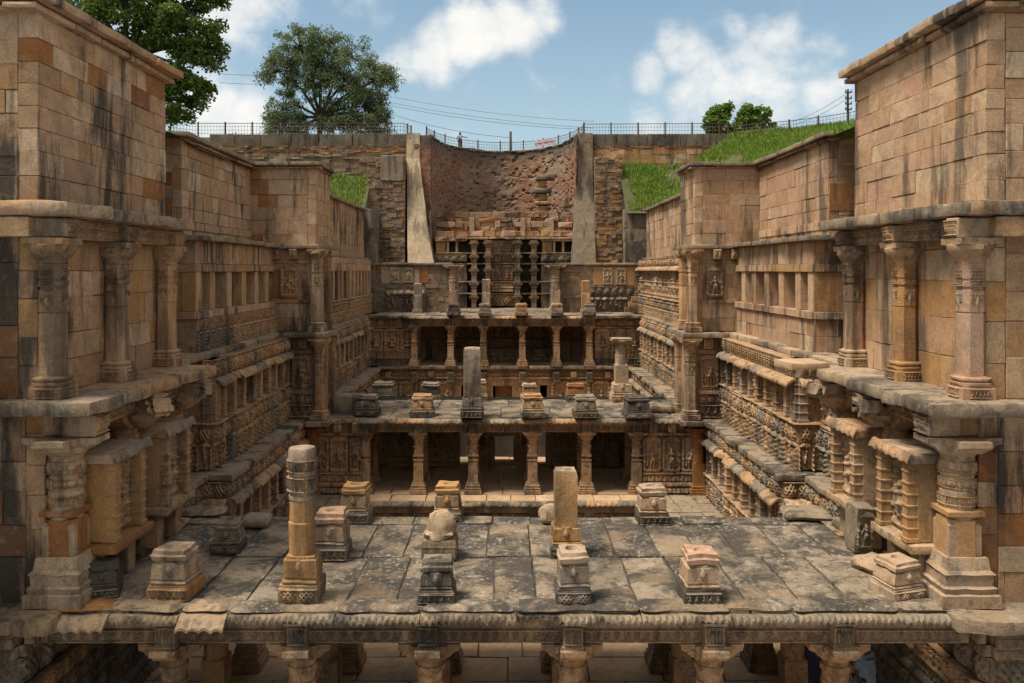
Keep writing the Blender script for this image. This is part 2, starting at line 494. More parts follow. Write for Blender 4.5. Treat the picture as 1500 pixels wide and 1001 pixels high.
def tubes(name, segs, mat, sides=5, smooth=True):
    """segs: (p0, p1, r0, r1) joined in one mesh"""
    V, F = [], []
    for (a, b, r0, r1) in segs:
        a, b = Vector(a), Vector(b)
        d = b - a
        if d.length < 1e-6: continue
        q = d.to_track_quat('Z', 'Y')
        k0 = len(V)
        for (p, r) in ((a, r0), (b, r1)):
            for k in range(sides):
                an = 2 * math.pi * k / sides
                V.append(tuple(p + q @ Vector((r * math.cos(an), r * math.sin(an), 0))))
        for k in range(sides):
            F.append([k0 + k, k0 + (k + 1) % sides, k0 + sides + (k + 1) % sides, k0 + sides + k])
        F.append([k0 + k for k in range(sides)][::-1]); F.append([k0 + sides + k for k in range(sides)])
    return mesh(name, V, F, mat, smooth)

# ------------------------------------------------------------------ carved relief panels (height fields on real depth)
def relief(name, w, h, nx, ny, fn, mat, skirt=.06):
    x = np.linspace(-w / 2, w / 2, nx); z = np.linspace(0, h, ny)
    X, Z = np.meshgrid(x, z)
    H = fn(X, Z)
    V = np.stack([X, -H, Z], axis=-1).reshape(-1, 3)
    F = [[j * nx + i, j * nx + i + 1, (j + 1) * nx + i + 1, (j + 1) * nx + i] for j in range(ny - 1) for i in range(nx - 1)]
    rim = [i for i in range(nx)] + [j * nx + nx - 1 for j in range(1, ny)] + [(ny - 1) * nx + i for i in range(nx - 2, -1, -1)] + [j * nx for j in range(ny - 2, 0, -1)]
    B = V[rim].copy(); B[:, 1] = skirt
    n0 = len(V); V = np.concatenate([V, B]); m = len(rim)
    for k in range(m):
        F.append([rim[(k + 1) % m], rim[k], n0 + k, n0 + (k + 1) % m])
    return mesh(name, V, F, mat, True)
def ell(X, Z, cx, cz, a, b, base, hgt, ang=0.0):
    c, s = math.cos(ang), math.sin(ang)
    u = ((X - cx) * c + (Z - cz) * s) / a; v = (-(X - cx) * s + (Z - cz) * c) / b
    q = 1 - u * u - v * v
    return np.where(q > 0, base + hgt * np.sqrt(np.maximum(q, 0)), -9)
def cap(X, Z, x0, z0, x1, z1, r0, r1, base, k=1.0):
    dx, dz = x1 - x0, z1 - z0
    tt = np.clip(((X - x0) * dx + (Z - z0) * dz) / (dx * dx + dz * dz + 1e-9), 0, 1)
    r = r0 + (r1 - r0) * tt
    q = 1 - ((X - x0 - tt * dx) ** 2 + (Z - z0 - tt * dz) ** 2) / r ** 2
    return np.where(q > 0, base + k * r * np.sqrt(np.maximum(q, 0)), -9)
def figure_h(X, Z, cx, z0, s, rg, base=.0, arms=2, dk=None):
    dk = dk or (2.3 if s > .6 else 2.9)
    """standing figure s tall with a bend at the hip"""
    H = np.full(X.shape, -9.0)
    sw = rg.choice((-1, 1)) * rg.uniform(.02, .06) * s
    hip = (cx + sw, z0 + .50 * s); ch = (cx - sw * .3, z0 + .74 * s); hd = (cx - sw * .6, z0 + .88 * s)
    f1 = (cx - .06 * s + sw * .2, z0 + .02 * s); f2 = (cx + .06 * s + sw * .2, z0 + .02 * s)
    kn = rg.uniform(0, .09) * s
    parts = [ell(X, Z, *hip, .095 * s, .085 * s, base, .10 * s), ell(X, Z, *ch, .105 * s, .085 * s, base, .10 * s),
             cap(X, Z, *hip, *ch, .07 * s, .075 * s, base, 1.1), ell(X, Z, *hd, .055 * s, .065 * s, base + .02 * s, .075 * s),
             ell(X, Z, hd[0], hd[1] + .07 * s, .045 * s, .075 * s, base, .07 * s)]
    for f, sg in ((f1, -1), (f2, 1)):
        k = (f[0] + sg * kn * (1 if sg == (1 if sw > 0 else -1) else .2), z0 + .27 * s)
        parts += [cap(X, Z, hip[0] + sg * .045 * s, hip[1] - .02 * s, *k, .062 * s, .045 * s, base + .01), cap(X, Z, *k, *f, .045 * s, .03 * s, base), ell(X, Z, f[0] + sg * .02 * s, f[1], .05 * s, .025 * s, base, .04 * s)]
    for q in range(arms):
        for sg in (-1, 1):
            e = (ch[0] + sg * rg.uniform(.15, .2) * s, ch[1] + (rg.uniform(-.16, -.05) if q == 0 else rg.uniform(-.02, .06)) * s)
            hnd = (e[0] + sg * rg.uniform(-.08, .06) * s, e[1] + rg.choice((-.14, .13, .1)) * s)
            parts += [cap(X, Z, ch[0] + sg * .085 * s, ch[1] + .03 * s, *e, .035 * s, .03 * s, base + .01), cap(X, Z, *e, *hnd, .03 * s, .025 * s, base + .01), ell(X, Z, *hnd, .035 * s, .035 * s, base, .04 * s)]
    for p in parts:
        H = np.maximum(H, p)
    return np.where(H > -5, base + (H - base) * dk, -9)
def seated_h(X, Z, cx, z0, s, rg, base=0.0, dk=2.1):
    H = np.full(X.shape, -9.0)
    ch = (cx, z0 + .52 * s); hd = (cx + rg.uniform(-.03, .03) * s, z0 + .76 * s)
    P = [ell(X, Z, cx, z0 + .17 * s, .34 * s, .12 * s, base, .13 * s), cap(X, Z, cx, z0 + .2 * s, *ch, .12 * s, .14 * s, base), ell(X, Z, *ch, .17 * s, .13 * s, base, .14 * s),
         ell(X, Z, *hd, .085 * s, .10 * s, base + .03 * s, .1 * s), ell(X, Z, hd[0], hd[1] + .12 * s, .07 * s, .12 * s, base, .09 * s)]
    for sg in (-1, 1):
        for q in range(2):
            e = (cx + sg * .27 * s, ch[1] + (-.12 if q == 0 else .08) * s)
            h2 = (cx + sg * rg.uniform(.15, .36) * s, e[1] + rg.choice((-.12, .16)) * s)
            P += [cap(X, Z, cx + sg * .14 * s, ch[1] + .05 * s, *e, .05 * s, .045 * s, base), cap(X, Z, *e, *h2, .045 * s, .04 * s, base), ell(X, Z, *h2, .05 * s, .05 * s, base, .05 * s)]
    for p in P: H = np.maximum(H, p)
    return np.where(H > -5, base + (H - base) * dk, -9)
def colonnette_h(X, Z, cx, z0, h, r, rings=5):
    t = np.clip((Z - z0) / h, 0, 1)
    rr = r * (1 + .35 * (np.abs(((t * rings) % 1) - .5) > .36)) * np.where((Z < z0) | (Z > z0 + h), 0, 1) + 1e-6
    q = 1 - ((X - cx) / rr) ** 2
    return np.where(q > 0, rr * np.sqrt(np.maximum(q, 0)) * 1.15, -9)
def wear(X, Z, seed, amp=.012, f=9.0):
    return amp * fbm(np.stack([X * f + seed, Z * f, X * 0 + seed], axis=-1), 3, seed)
def niche_fn(seed, w, h, kind=0, col=True):
    def fn(X, Z):
        rg = random.Random(seed)
        H = np.zeros(X.shape)
        sill = .09 * h; top = .86 * h; r = .085 * w
        if col:
            for sg in (-1, 1):
                H = np.maximum(H, colonnette_h(X, Z, sg * (w / 2 - r * 1.1), sill, top - sill, r, rg.choice((4, 5, 6))))
        iw = w - (4.4 * r if col else .1 * w)
        s = min((top - sill) * .97, iw * 1.9)
        if kind == 0:
            H = np.maximum(H, figure_h(X, Z, 0, sill, s, rg, 0.01, rg.choice((1, 2))))
            for sg in (-1, 1):
                if rg.random() < .7:
                    H = np.maximum(H, figure_h(X, Z, sg * iw * .36, sill, s * .42, rg, 0.0, 1))
        else:
            H = np.maximum(H, seated_h(X, Z, 0, sill, min(iw * 1.15, (top - sill)), rg, .01))
        ped = (Z < sill) & (np.abs(X) < w * .46)
        H = np.maximum(H, np.where(ped, .10 * w + .02 * (Z > sill * .6), -9))
        # stepped canopy
        tz = (Z - top) / (h - top)
        can = (tz > 0) & (np.abs(X) < w * .48 * (1.04 - .55 * np.floor(tz * 4) / 4))
        H = np.maximum(H, np.where(can, .13 * w - .05 * w * np.clip(tz, 0, 1) + .012 * np.cos(X / w * 60), -9))
        return np.maximum(H, 0) + wear(X, Z, seed, .014)
    return fn
def frieze_fn(kind, w, h, seed):
    def fn(X, Z):
        rg = random.Random(seed); H = np.zeros(X.shape); u = X / w + .5; v = Z / h
        if kind == 'pendant':                     # stepped triangular pendants pierced with holes
            n = 4; fu = np.abs((u * n) % 1 - .5) * 2
            H = .08 * ((v - .08) > fu * .85) + .03
            holes = (np.abs((u * n * 5) % 1 - .5) < .24) & (np.abs((v * 7) % 1 - .5) < .28) & ((v - .14) > fu * .8) & (v < .9)
            H = H - .10 * holes
        elif kind == 'lattice':                   # rounded bosses with pierced lattice
            n = 2; cu = (u * n) % 1 - .5
            H = .12 * np.sqrt(np.maximum(0, 1 - (cu / .43) ** 2 - ((v - .45) / .52) ** 2))
            lat = (np.abs((u * n * 4 + v * 2.5) % 1 - .5) < .24) & (np.abs((u * n * 4 - v * 2.5) % 1 - .5) < .36)
            H = H - .07 * lat * (H > .03)
            H = np.maximum(H, np.where(v > .92, .07, 0)) + .04 * fbm(np.stack([X * 5, Z * 5, X * 0 + seed], -1), 3, seed)
        elif kind == 'people':
            n = 5
            for k in range(n):
                cx = (k + .5) / n * w - w / 2
                H = np.maximum(H, figure_h(X, Z, cx, .05 * h, .86 * h, rg, 0, 1))
            H = np.maximum(H, np.where((v < .06) | (v > .93), .09, 0))
        elif kind == 'scroll':
            n = 4
            for k in range(n):
                cx = (k + .5) / n * w - w / 2; cz = h * .5; rr = np.hypot(X - cx, Z - cz); a = np.arctan2(Z - cz, X - cx)
                sp = np.abs(((rr / (h * .42) * 2.2 + (a if k % 2 else -a) / (2 * math.pi)) % 1) - .5)
                H = np.maximum(H, .07 * (sp < .24) * (rr < h * .44))
            H = np.maximum(H, np.where((v < .09) | (v > .91), .055, 0))
        elif kind == 'beads':
            n = 9; fu = np.abs((u * n) % 1 - .5)
            H = .03 * (v > .5) + .04 * (v > .86) + .045 * ((fu > .2) & (v > .6) & (v < .8)) + .04 * ((v < .5) & ((v - .1) > np.abs((u * 6) % 1 - .5) * .9))
        elif kind == 'lotus':
            n = 6; fu = (u * n) % 1 - .5
            H = .10 * (1 - v) ** .7 * (.65 + .35 * np.sqrt(np.maximum(0, 1 - (fu / .5) ** 2))) + .03
            H = H + .03 * (v > .85) - .03 * (np.abs(v - .8) < .04)
        elif kind == 'mould':                      # moulded plinth courses with small figures
            H = .16 * np.clip(1 - v * 1.1, 0, 1) + .05
            H = H - .06 * (np.abs(v - .28) < .03) - .06 * (np.abs(v - .62) < .03) + .05 * np.sin(np.clip((v - .31) / .28, 0, 1) * math.pi)
            fu = np.abs((u * 7) % 1 - .5)
            H = H + .03 * ((fu < .3) & (v > .66) & (v < .95)) + .035 * (np.sqrt(np.maximum(0, .16 - fu ** 2)) > .2) * (v < .26)
            for k in range(4):
                H = np.maximum(H, figure_h(X, Z, ((k + .5) / 4 - .5) * w, .62 * h, .36 * h, rg, .06, 1))
        elif kind == 'worn':                       # badly worn small figures in two rows
            for k in range(4):
                H = np.maximum(H, figure_h(X, Z, ((k + .5) / 4 - .5) * w, .02 * h, .62 * h, rg, .03, 1))
            for k in range(3):
                H = np.maximum(H, ell(X, Z, ((k + .5) / 3 - .5) * w, .82 * h, .17 * w, .15 * h, .02, .13))
            H = np.maximum(H, np.where((np.abs(v - .66) < .02), .06, 0)) + .08 * fbm(np.stack([X * 5, Z * 5, X * 0 + seed], -1), 3, seed)
        elif kind == 'arch':                       # bold row of figures between stub pillars, tops broken
            n = 2
            for k in range(n):
                cx = ((k + .5) / n - .5) * w
                if rg.random() < .45: H = np.maximum(H, seated_h(X, Z, cx, .05 * h, .52 * w / n, rg, .0, 1.1))
                else: H = np.maximum(H, figure_h(X, Z, cx, .02 * h, .92 * h, rg, .0, 2, 1.7))
            cu = np.abs((u * n) % 1 - .5)
            H = np.maximum(H, np.where((cu > .45) & (v < .86), .06 + .02 * np.cos(v * 34), -9))
            H = np.maximum(H, np.where((v > .86) & (cu < .44 - (v - .86) * 1.6), .07, -9))
            H = H + .03 * fbm(np.stack([X * 6, Z * 6, X * 0 + seed], -1), 3, seed + 3)
        elif kind == 'face':                       # leafy kirtimukha medallion
            r = np.hypot((u - .5) * 2, (v - .5) * 2)
            H = .03 * ((np.abs(u - .5) * 1.7 + np.abs(v - .5)) < .5) + .05 * np.sqrt(np.maximum(0, 1 - (r / .55) ** 2))
            H = H + .012 * np.cos(np.arctan2(v - .5, u - .5) * 9) * (r < .8) * (r > .3)
        return np.maximum(H, 0) + wear(X, Z, seed, .012)
    return fn

REL = {}
def rel_set(key, w, h, nx, ny, mk, n, mats):
    REL[key] = (w, h, [[relief(key, w, h, nx, ny, mk(k), mt) for k in range(n)] for mt in mats])
rel_set('niche', .62, 1.25, 30, 56, lambda k: niche_fn(20 + k, .62, 1.25, 0), 6, ['carved', 'carved_grey', 'carved_pale'])
rel_set('niche_seated', .95, 1.25, 42, 52, lambda k: niche_fn(60 + k, .95, 1.25, 1), 3, ['carved', 'carved_grey'])
rel_set('pendant', 1.2, .6, 64, 28, lambda k: frieze_fn('pendant', 1.2, .6, 3 + k), 2, ['carved'])
rel_set('lattice', 1.2, .5, 60, 26, lambda k: frieze_fn('lattice', 1.2, .5, 7 + k), 3, ['carved', 'carved_grey'])
rel_set('people', 1.2, .45, 84, 30, lambda k: frieze_fn('people', 1.2, .45, 11 + k), 4, ['carved', 'carved_grey'])
rel_set('scroll', 1.6, .32, 110, 24, lambda k: frieze_fn('scroll', 1.6, .32, 17 + k), 2, ['carved', 'carved_pale'])
rel_set('beads', 1.6, .24, 80, 20, lambda k: frieze_fn('beads', 1.6, .24, 19 + k), 2, ['carved', 'carved_pale'])
rel_set('lotus', 1.2, .3, 60, 16, lambda k: frieze_fn('lotus', 1.2, .3, 23 + k), 2, ['carved', 'ledge'])
rel_set('mould', 1.2, .8, 60, 40, lambda k: frieze_fn('mould', 1.2, .8, 29 + k), 4, ['carved', 'carved_grey'])
rel_set('arch', 1.2, .55, 66, 32, lambda k: frieze_fn('arch', 1.2, .55, 51 + k), 4, ['carved', 'carved_grey'])
rel_set('worn', 1.2, .7, 72, 40, lambda k: frieze_fn('worn', 1.2, .7, 37 + k), 3, ['carved', 'carved_grey'])
rel_set('face', .22, .3, 18, 22, lambda k: frieze_fn('face', .22, .3, 43 + k), 2, ['carved', 'carved_grey', 'carved_pale', 'ochre', 'pink', 'black'])
NAMES = {'niche': 'sculpture_niche', 'niche_seated': 'sculpture_niche', 'pendant': 'pendant_frieze', 'lattice': 'lattice_frieze', 'people': 'figure_frieze', 'scroll': 'scroll_frieze',
         'beads': 'bead_frieze', 'lotus': 'lotus_moulding', 'mould': 'plinth_moulding', 'worn': 'worn_frieze', 'arch': 'arched_frieze', 'face': 'medallion'}

# ribbed eave stones: curved drip slab with ribs, length 1.2
def eave_mesh(seed, mat, L=1.2, ribs=6, broken=.0, drop=.22, over=.38, th=.08):
    nx, nt = 8 * ribs + 1, 9
    x = np.linspace(-L / 2, L / 2, nx); tt = np.linspace(0, 1, nt)
    X, Tt = np.meshgrid(x, tt)
    y = -over * Tt; z = -drop * Tt ** 1.8
    f = np.clip((Tt - .35) / .3, 0, 1)
    z = z + .055 * f * np.abs(np.sin(X / L * math.pi * ribs)) - .02 * f
    cut = broken * 1.6 * np.maximum(0, fbm(np.stack([X[0] * 2.3 + seed, X[0] * 0, X[0] * 0], -1), 3, seed) + .15)
    y = y * (1 - cut[None, :] * Tt)
    y = y + .015 * fbm(np.stack([X * 4, Tt * 3, X * 0 + seed], -1), 2, seed); z = z + .015 * fbm(np.stack([X * 4 + 9, Tt * 3, X * 0 + seed], -1), 2, seed)
    V = np.stack([X, y, z], -1).reshape(-1, 3)
    lo = V.copy(); lo[:, 2] -= th
    n0 = len(V); V = np.concatenate([V, lo])
    F = []
    for j in range(nt - 1):
        for i in range(nx - 1):
            a = j * nx + i
            F.append([a, a + nx, a + nx + 1, a + 1]); F.append([n0 + a, n0 + a + 1, n0 + a + nx + 1, n0 + a + nx])
    for i in range(nx - 1):
        a = (nt - 1) * nx + i; F.append([a, n0 + a, n0 + a + 1, a + 1])
    for j in range(nt - 1):
        for i, fl in ((0, 0), (nx - 1, 1)):
            a = j * nx + i; q = [a, n0 + a, n0 + a + nx, a + nx]
            F.append(q[::-1] if fl else q)
    return soften(mesh('eave_stone', V, F, mat), 45)
EAVE = [eave_mesh(k, mt, broken=bk) for k, (mt, bk) in enumerate([('carved', .0), ('ledge', .5), ('carved', .7), ('carved_grey', .35), ('carved', .15)])]

# ------------------------------------------------------------------ wall builder
class Wall:
    """A straight stretch of wall of a thing, seen from its outer side with A on the left and B on the right."""
    def __init__(s, th, A, B):
        s.th = th; s.A = Vector((A[0], A[1])); s.B = Vector((B[0], B[1]))
        s.L = (s.B - s.A).length; s.d = (s.B - s.A) / s.L; s.n = Vector((s.d.y, -s.d.x))
        s.a = math.atan2(s.d.y, s.d.x)
    def M(s, u, off, z, sx=1.0, sy=1.0, sz=1.0):
        p = s.A + s.d * u + s.n * off
        return T(p.x, p.y, z, s.a, sx, sy, sz)
    def core(s, z0, z1, off=-.06, depth=.6, mat='joint', e0=0.0, e1=0.0, name='wall_core'):
        e0 -= .03; e1 -= .03
        me = mesh(name, [(x, y, z) for x in (-e0, s.L + e1) for y in (-off, -off + depth) for z in (z0, z1)],
                  [[0, 1, 3, 2], [4, 6, 7, 5], [0, 4, 5, 1], [2, 3, 7, 6], [0, 2, 6, 4], [1, 5, 7, 3]], mat)
        return link(name, me, s.th, s.M(0, 0, 0))
    def blocks(s, z0, z1, ch, bw, mat='ashlar', depth=.3, off=0.0, b=.008, jit=.007, proud=.015, joint=.009, u0=None, u1=None, name='block', alt=None, core=True):
        u0 = 0.0 if u0 is None else u0; u1 = s.L if u1 is None else u1
        if core:
            p = Wall(s.th, s.A + s.d * u0, s.A + s.d * u1); p.core(z0, z1, off - .05, depth)
        z = z0
        while z < z1 - .02:
            h = R.uniform(*ch)
            if z1 - z < h * 1.5: h = z1 - z
            u = u0 - R.uniform(0, bw[0] * .6)
            while u < u1 - .02:
                w = R.uniform(*bw)
                if R.random() < .12: w *= .45
                a, e = max(u, u0), u + w
                if u1 - e < bw[0] * .45: e = u1
                if e - a > .06:
                    mt = mat
                    if alt and R.random() < alt[1]: mt = alt[0]
                    me = cham_mesh(name, e - a - joint, depth, h - joint, b, mt, jit)
                    link(name, me, s.th, s.M((a + e) / 2, off - depth / 2 + R.uniform(-proud, proud), z + h / 2))
                u = e
            z += h
    def ledge(s, ztop, th, over, mat='ledge', seg=(1.2, 2.4), depth=.8, e0=0.0, e1=0.0, amp=.05, front=.12, name='ledge_slab', off=0.0, alt=None, jz=.015, fine=5):
        u = -e0; end = s.L + e1
        while u < end - .05:
            w = R.uniform(*seg)
            if end - u - w < seg[0] * .6: w = end - u
            ov = over + R.uniform(-.08, .06) * min(1, over * 2)
            mt = mat if not (alt and R.random() < alt[1]) else alt[0]
            me = rough_box(name, w - .015, depth + ov, th, (max(3, int(w * fine)), fine, 2 if fine < 7 else 4), amp, mt, R.randint(0, 999), 2.5, .02, False, front)
            link(name, me, s.th, s.M(u + w / 2, off + ov - (depth + ov) / 2, ztop + R.uniform(-jz, jz)))
            u += w
    def rel(s, key, z0, z1, off=0.0, mi=None, w=None, u0=0.0, u1=None, dep=1.0, skip=0.0, jog=0.0):
        mw, mh, sets = REL[key]
        u1 = s.L if u1 is None else u1
        sc = (z1 - z0) / mh
        w = w or mw * sc
        n = max(1, round((u1 - u0) / w)); w = (u1 - u0) / n
        for k in range(n):
            if R.random() < skip: continue
            si = mi if isinstance(mi, int) else R.choice(mi if mi else range(len(sets)))
            me = R.choice(sets[min(si, len(sets) - 1)])
            fl = -1 if R.random() < .0 else 1
            link(NAMES[key], me, s.th, s.M(u0 + (k + .5) * w, off + jog * (((k // 2) % 2) - .5), z0, w / mw * .985 * fl, sc * dep * 1.35, sc))
    def eave(s, z, off=0.0, pick=None, w=1.2, scale=1.0, u0=0.0, u1=None, skip=0.0):
        u1 = s.L if u1 is None else u1
        n = max(1, round((u1 - u0) / w)); w = (u1 - u0) / n
        for k in range(n):
            if R.random() < skip: continue
            me = EAVE[R.choice(pick)] if pick else R.choice(EAVE)
            link('eave_stone', me, s.th, s.M(u0 + (k + .5) * w, off, z + R.uniform(-.012, .012), w / 1.2 * .99, scale, scale))
    def put(s, name, me, u, off, z, sx=1.0, sy=1.0, sz=1.0, parent=None):
        return link(name, me, parent or s.th, s.M(u, off, z, sx, sy, sz))
    def box(s, name, u0, u1, z0, z1, off, depth, mat, b=.012, jit=.005):
        me = cham_mesh(name, u1 - u0, depth, z1 - z0, b, mat, jit)
        return link(name, me, s.th, s.M((u0 + u1) / 2, off - depth / 2, (z0 + z1) / 2))
def side_wall(th, s, X, y0, y1):
    """wall parallel to Y facing the corridor; s=+1 on the right, -1 on the left"""
    return Wall(th, (X, y1), (X, y0)) if s > 0 else Wall(th, (-X, y0), (-X, y1))
def front_wall(th, s, x0, x1, y):
    """wall facing the camera, |x| from x0 to x1"""
    return Wall(th, (x0, y), (x1, y)) if s > 0 else Wall(th, (-x1, y), (-x0, y))

# ------------------------------------------------------------------ levels
ROOF1, ROOF2, ROOF3 = -6.0, -6.65, -3.15
FLOOR1, FLOOR2, FLOOR3, PIT = -9.35, -10.15, -6.72, -13.4
RIM = 11.4

# ------------------------------------------------------------------ ground: one sheet with the opening of the stepwell
def terr(X, Y):
    X = np.asarray(X, float); Y = np.asarray(Y, float); ax = np.abs(X)
    left = X < 0
    xe = np.where(Y >= 66, 19 + (72 - np.clip(Y, 66, 72)) / 6 * 8, 27 + (66 - Y) * 1.1)
    xe = np.where(left, 75, xe)
    tt = np.clip((ax - 11.3) / np.maximum(xe - 11.3, 1), 0, 1); tt = tt * (1.35 - .35 * tt)
    z = 4.55 + (RIM - .1 - 4.55) * np.clip(tt, 0, 1)
    bank = 4.5 + np.clip((Y - 67.7) / 4.5, 0, 1) * np.where(left, 3.6, 4.6)
    bank = np.where(Y > 72.5, RIM - .1, bank)
    z = np.maximum(z, bank)
    z = z + .18 * fbm(np.stack([X * .35, Y * .35, X * 0], -1), 3, 4) * ((Y < 72.5) & (ax < 60))
    return z
def build_ground():
    xs = np.concatenate([[-1500, -600, -250, -120, -70, -45], np.arange(-34, -11.2, .8), [-11.25, -9.0, -6.25], [6.25, 9.6, 11.25], np.arange(12.0, 35, .8), [45, 70, 120, 250, 600, 1500]])
    ys = np.concatenate([[-800, -200, -60, -20, 0, 10, 20], np.arange(28, 72, .8), [67.6, 72.3, 72.6, 82.9, 86, 95, 110, 140, 200, 350, 800, 2500]])
    ys = np.unique(ys)
    X, Y = np.meshgrid(xs, ys); Z = terr(X, Y)
    V = np.stack([X, Y, Z], -1).reshape(-1, 3); nx = len(xs); F = []
    for j in range(len(ys) - 1):
        for i in range(nx - 1):
            cx, cy = (xs[i] + xs[i + 1]) / 2, (ys[j] + ys[j + 1]) / 2
            if -60 < cy < 67.6 and abs(cx) < 11.25: continue
            if 67.6 <= cy < 72.3 and -11.3 < cx < 9.6: continue
            if 72.3 <= cy < 82.9 and abs(cx) < 6.25: continue
            a = j * nx + i; F.append([a, a + 1, a + nx + 1, a + nx])
    o = link('ground', mesh('ground', V, F, 'soil', True))
    o['kind'] = 'structure'
build_ground()

def paving(name, x0, x1, y0, y1, z, sx, sy, mat, th=.25, label=None, amp=.02, jz=.012, piece='paving_slab'):
    base = link(name, mesh(name, [(x0, y0, z - th - .2), (x1, y0, z - th - .2), (x1, y1, z - th - .2), (x0, y1, z - th - .2), (x0, y0, z - .07), (x1, y0, z - .07), (x1, y1, z - .07), (x0, y1, z - .07)],
                           [[3, 2, 1, 0], [4, 5, 6, 7], [0, 1, 5, 4], [1, 2, 6, 5], [2, 3, 7, 6], [3, 0, 4, 7]], 'joint'))
    base['kind'] = 'structure'
    y = y0
    while y < y1 - .05:
        h = R.uniform(*sy)
        if y1 - y < h * 1.4: h = y1 - y
        x = x0 - R.uniform(0, sx[0] * .5)
        while x < x1 - .05:
            w = R.uniform(*sx); a, e = max(x, x0), x + w
            if x1 - e < sx[0] * .5: e = x1
            if e - a > .1:
                me = rough_box(piece, e - a - .02, h - .02, th, (3, 3, 1), amp, mat, R.randint(0, 999), 1.5, .012)
                link(piece, me, base, T((a + e) / 2, y + h / 2, z + R.uniform(-jz, jz)))
            x = e
        y += h
    return base
def earth():
    V = [(x, y, z) for x in (-12.7, 12.7) for y in (9, 84) for z in (-14, 4.4)]
    o = link('earth_cut', mesh('earth_cut', V, [[0, 1, 3, 2], [4, 6, 7, 5], [2, 3, 7, 6], [0, 2, 6, 4]], 'rubble')); o['kind'] = 'structure'
earth()
paving('court_floor', -11, 11, 12, 24.0, FLOOR1, (1.0, 2.0), (.9, 1.3), 'paving')
paving('pit_floor', -6.4, 6.4, 24.0, 37.3, PIT, (1.5, 2.5), (1.4, 2.0), 'paving')
for s in (-1, 1):
    a, b = (6.4, 9.0) if s > 0 else (-9.0, -6.4)
    paving('side_path', a, b, 24.0, 38.5, FLOOR2 + .03, (.9, 1.6), (1.2, 2.0), 'ledge')
paving('gallery_floor', -6.4, 6.4, 37.45, 44.3, FLOOR2, (1.0, 1.7), (1.2, 1.8), 'paving', .3)
paving('upper_gallery_floor', -9.0, 9.0, 59.95, 64.6, FLOOR3, (1.4, 2.2), (1.4, 2.2), 'paving')
paving('terrace_floor', -11.0, 11.0, 66.65, 73.5, ROOF3, (1.4, 2.4), (1.4, 2.4), 'ledge')
paving('inner_court_floor', -9.0, 9.0, 44.4, 60.0, FLOOR2 - .02, (2, 3), (2, 3), 'paving')

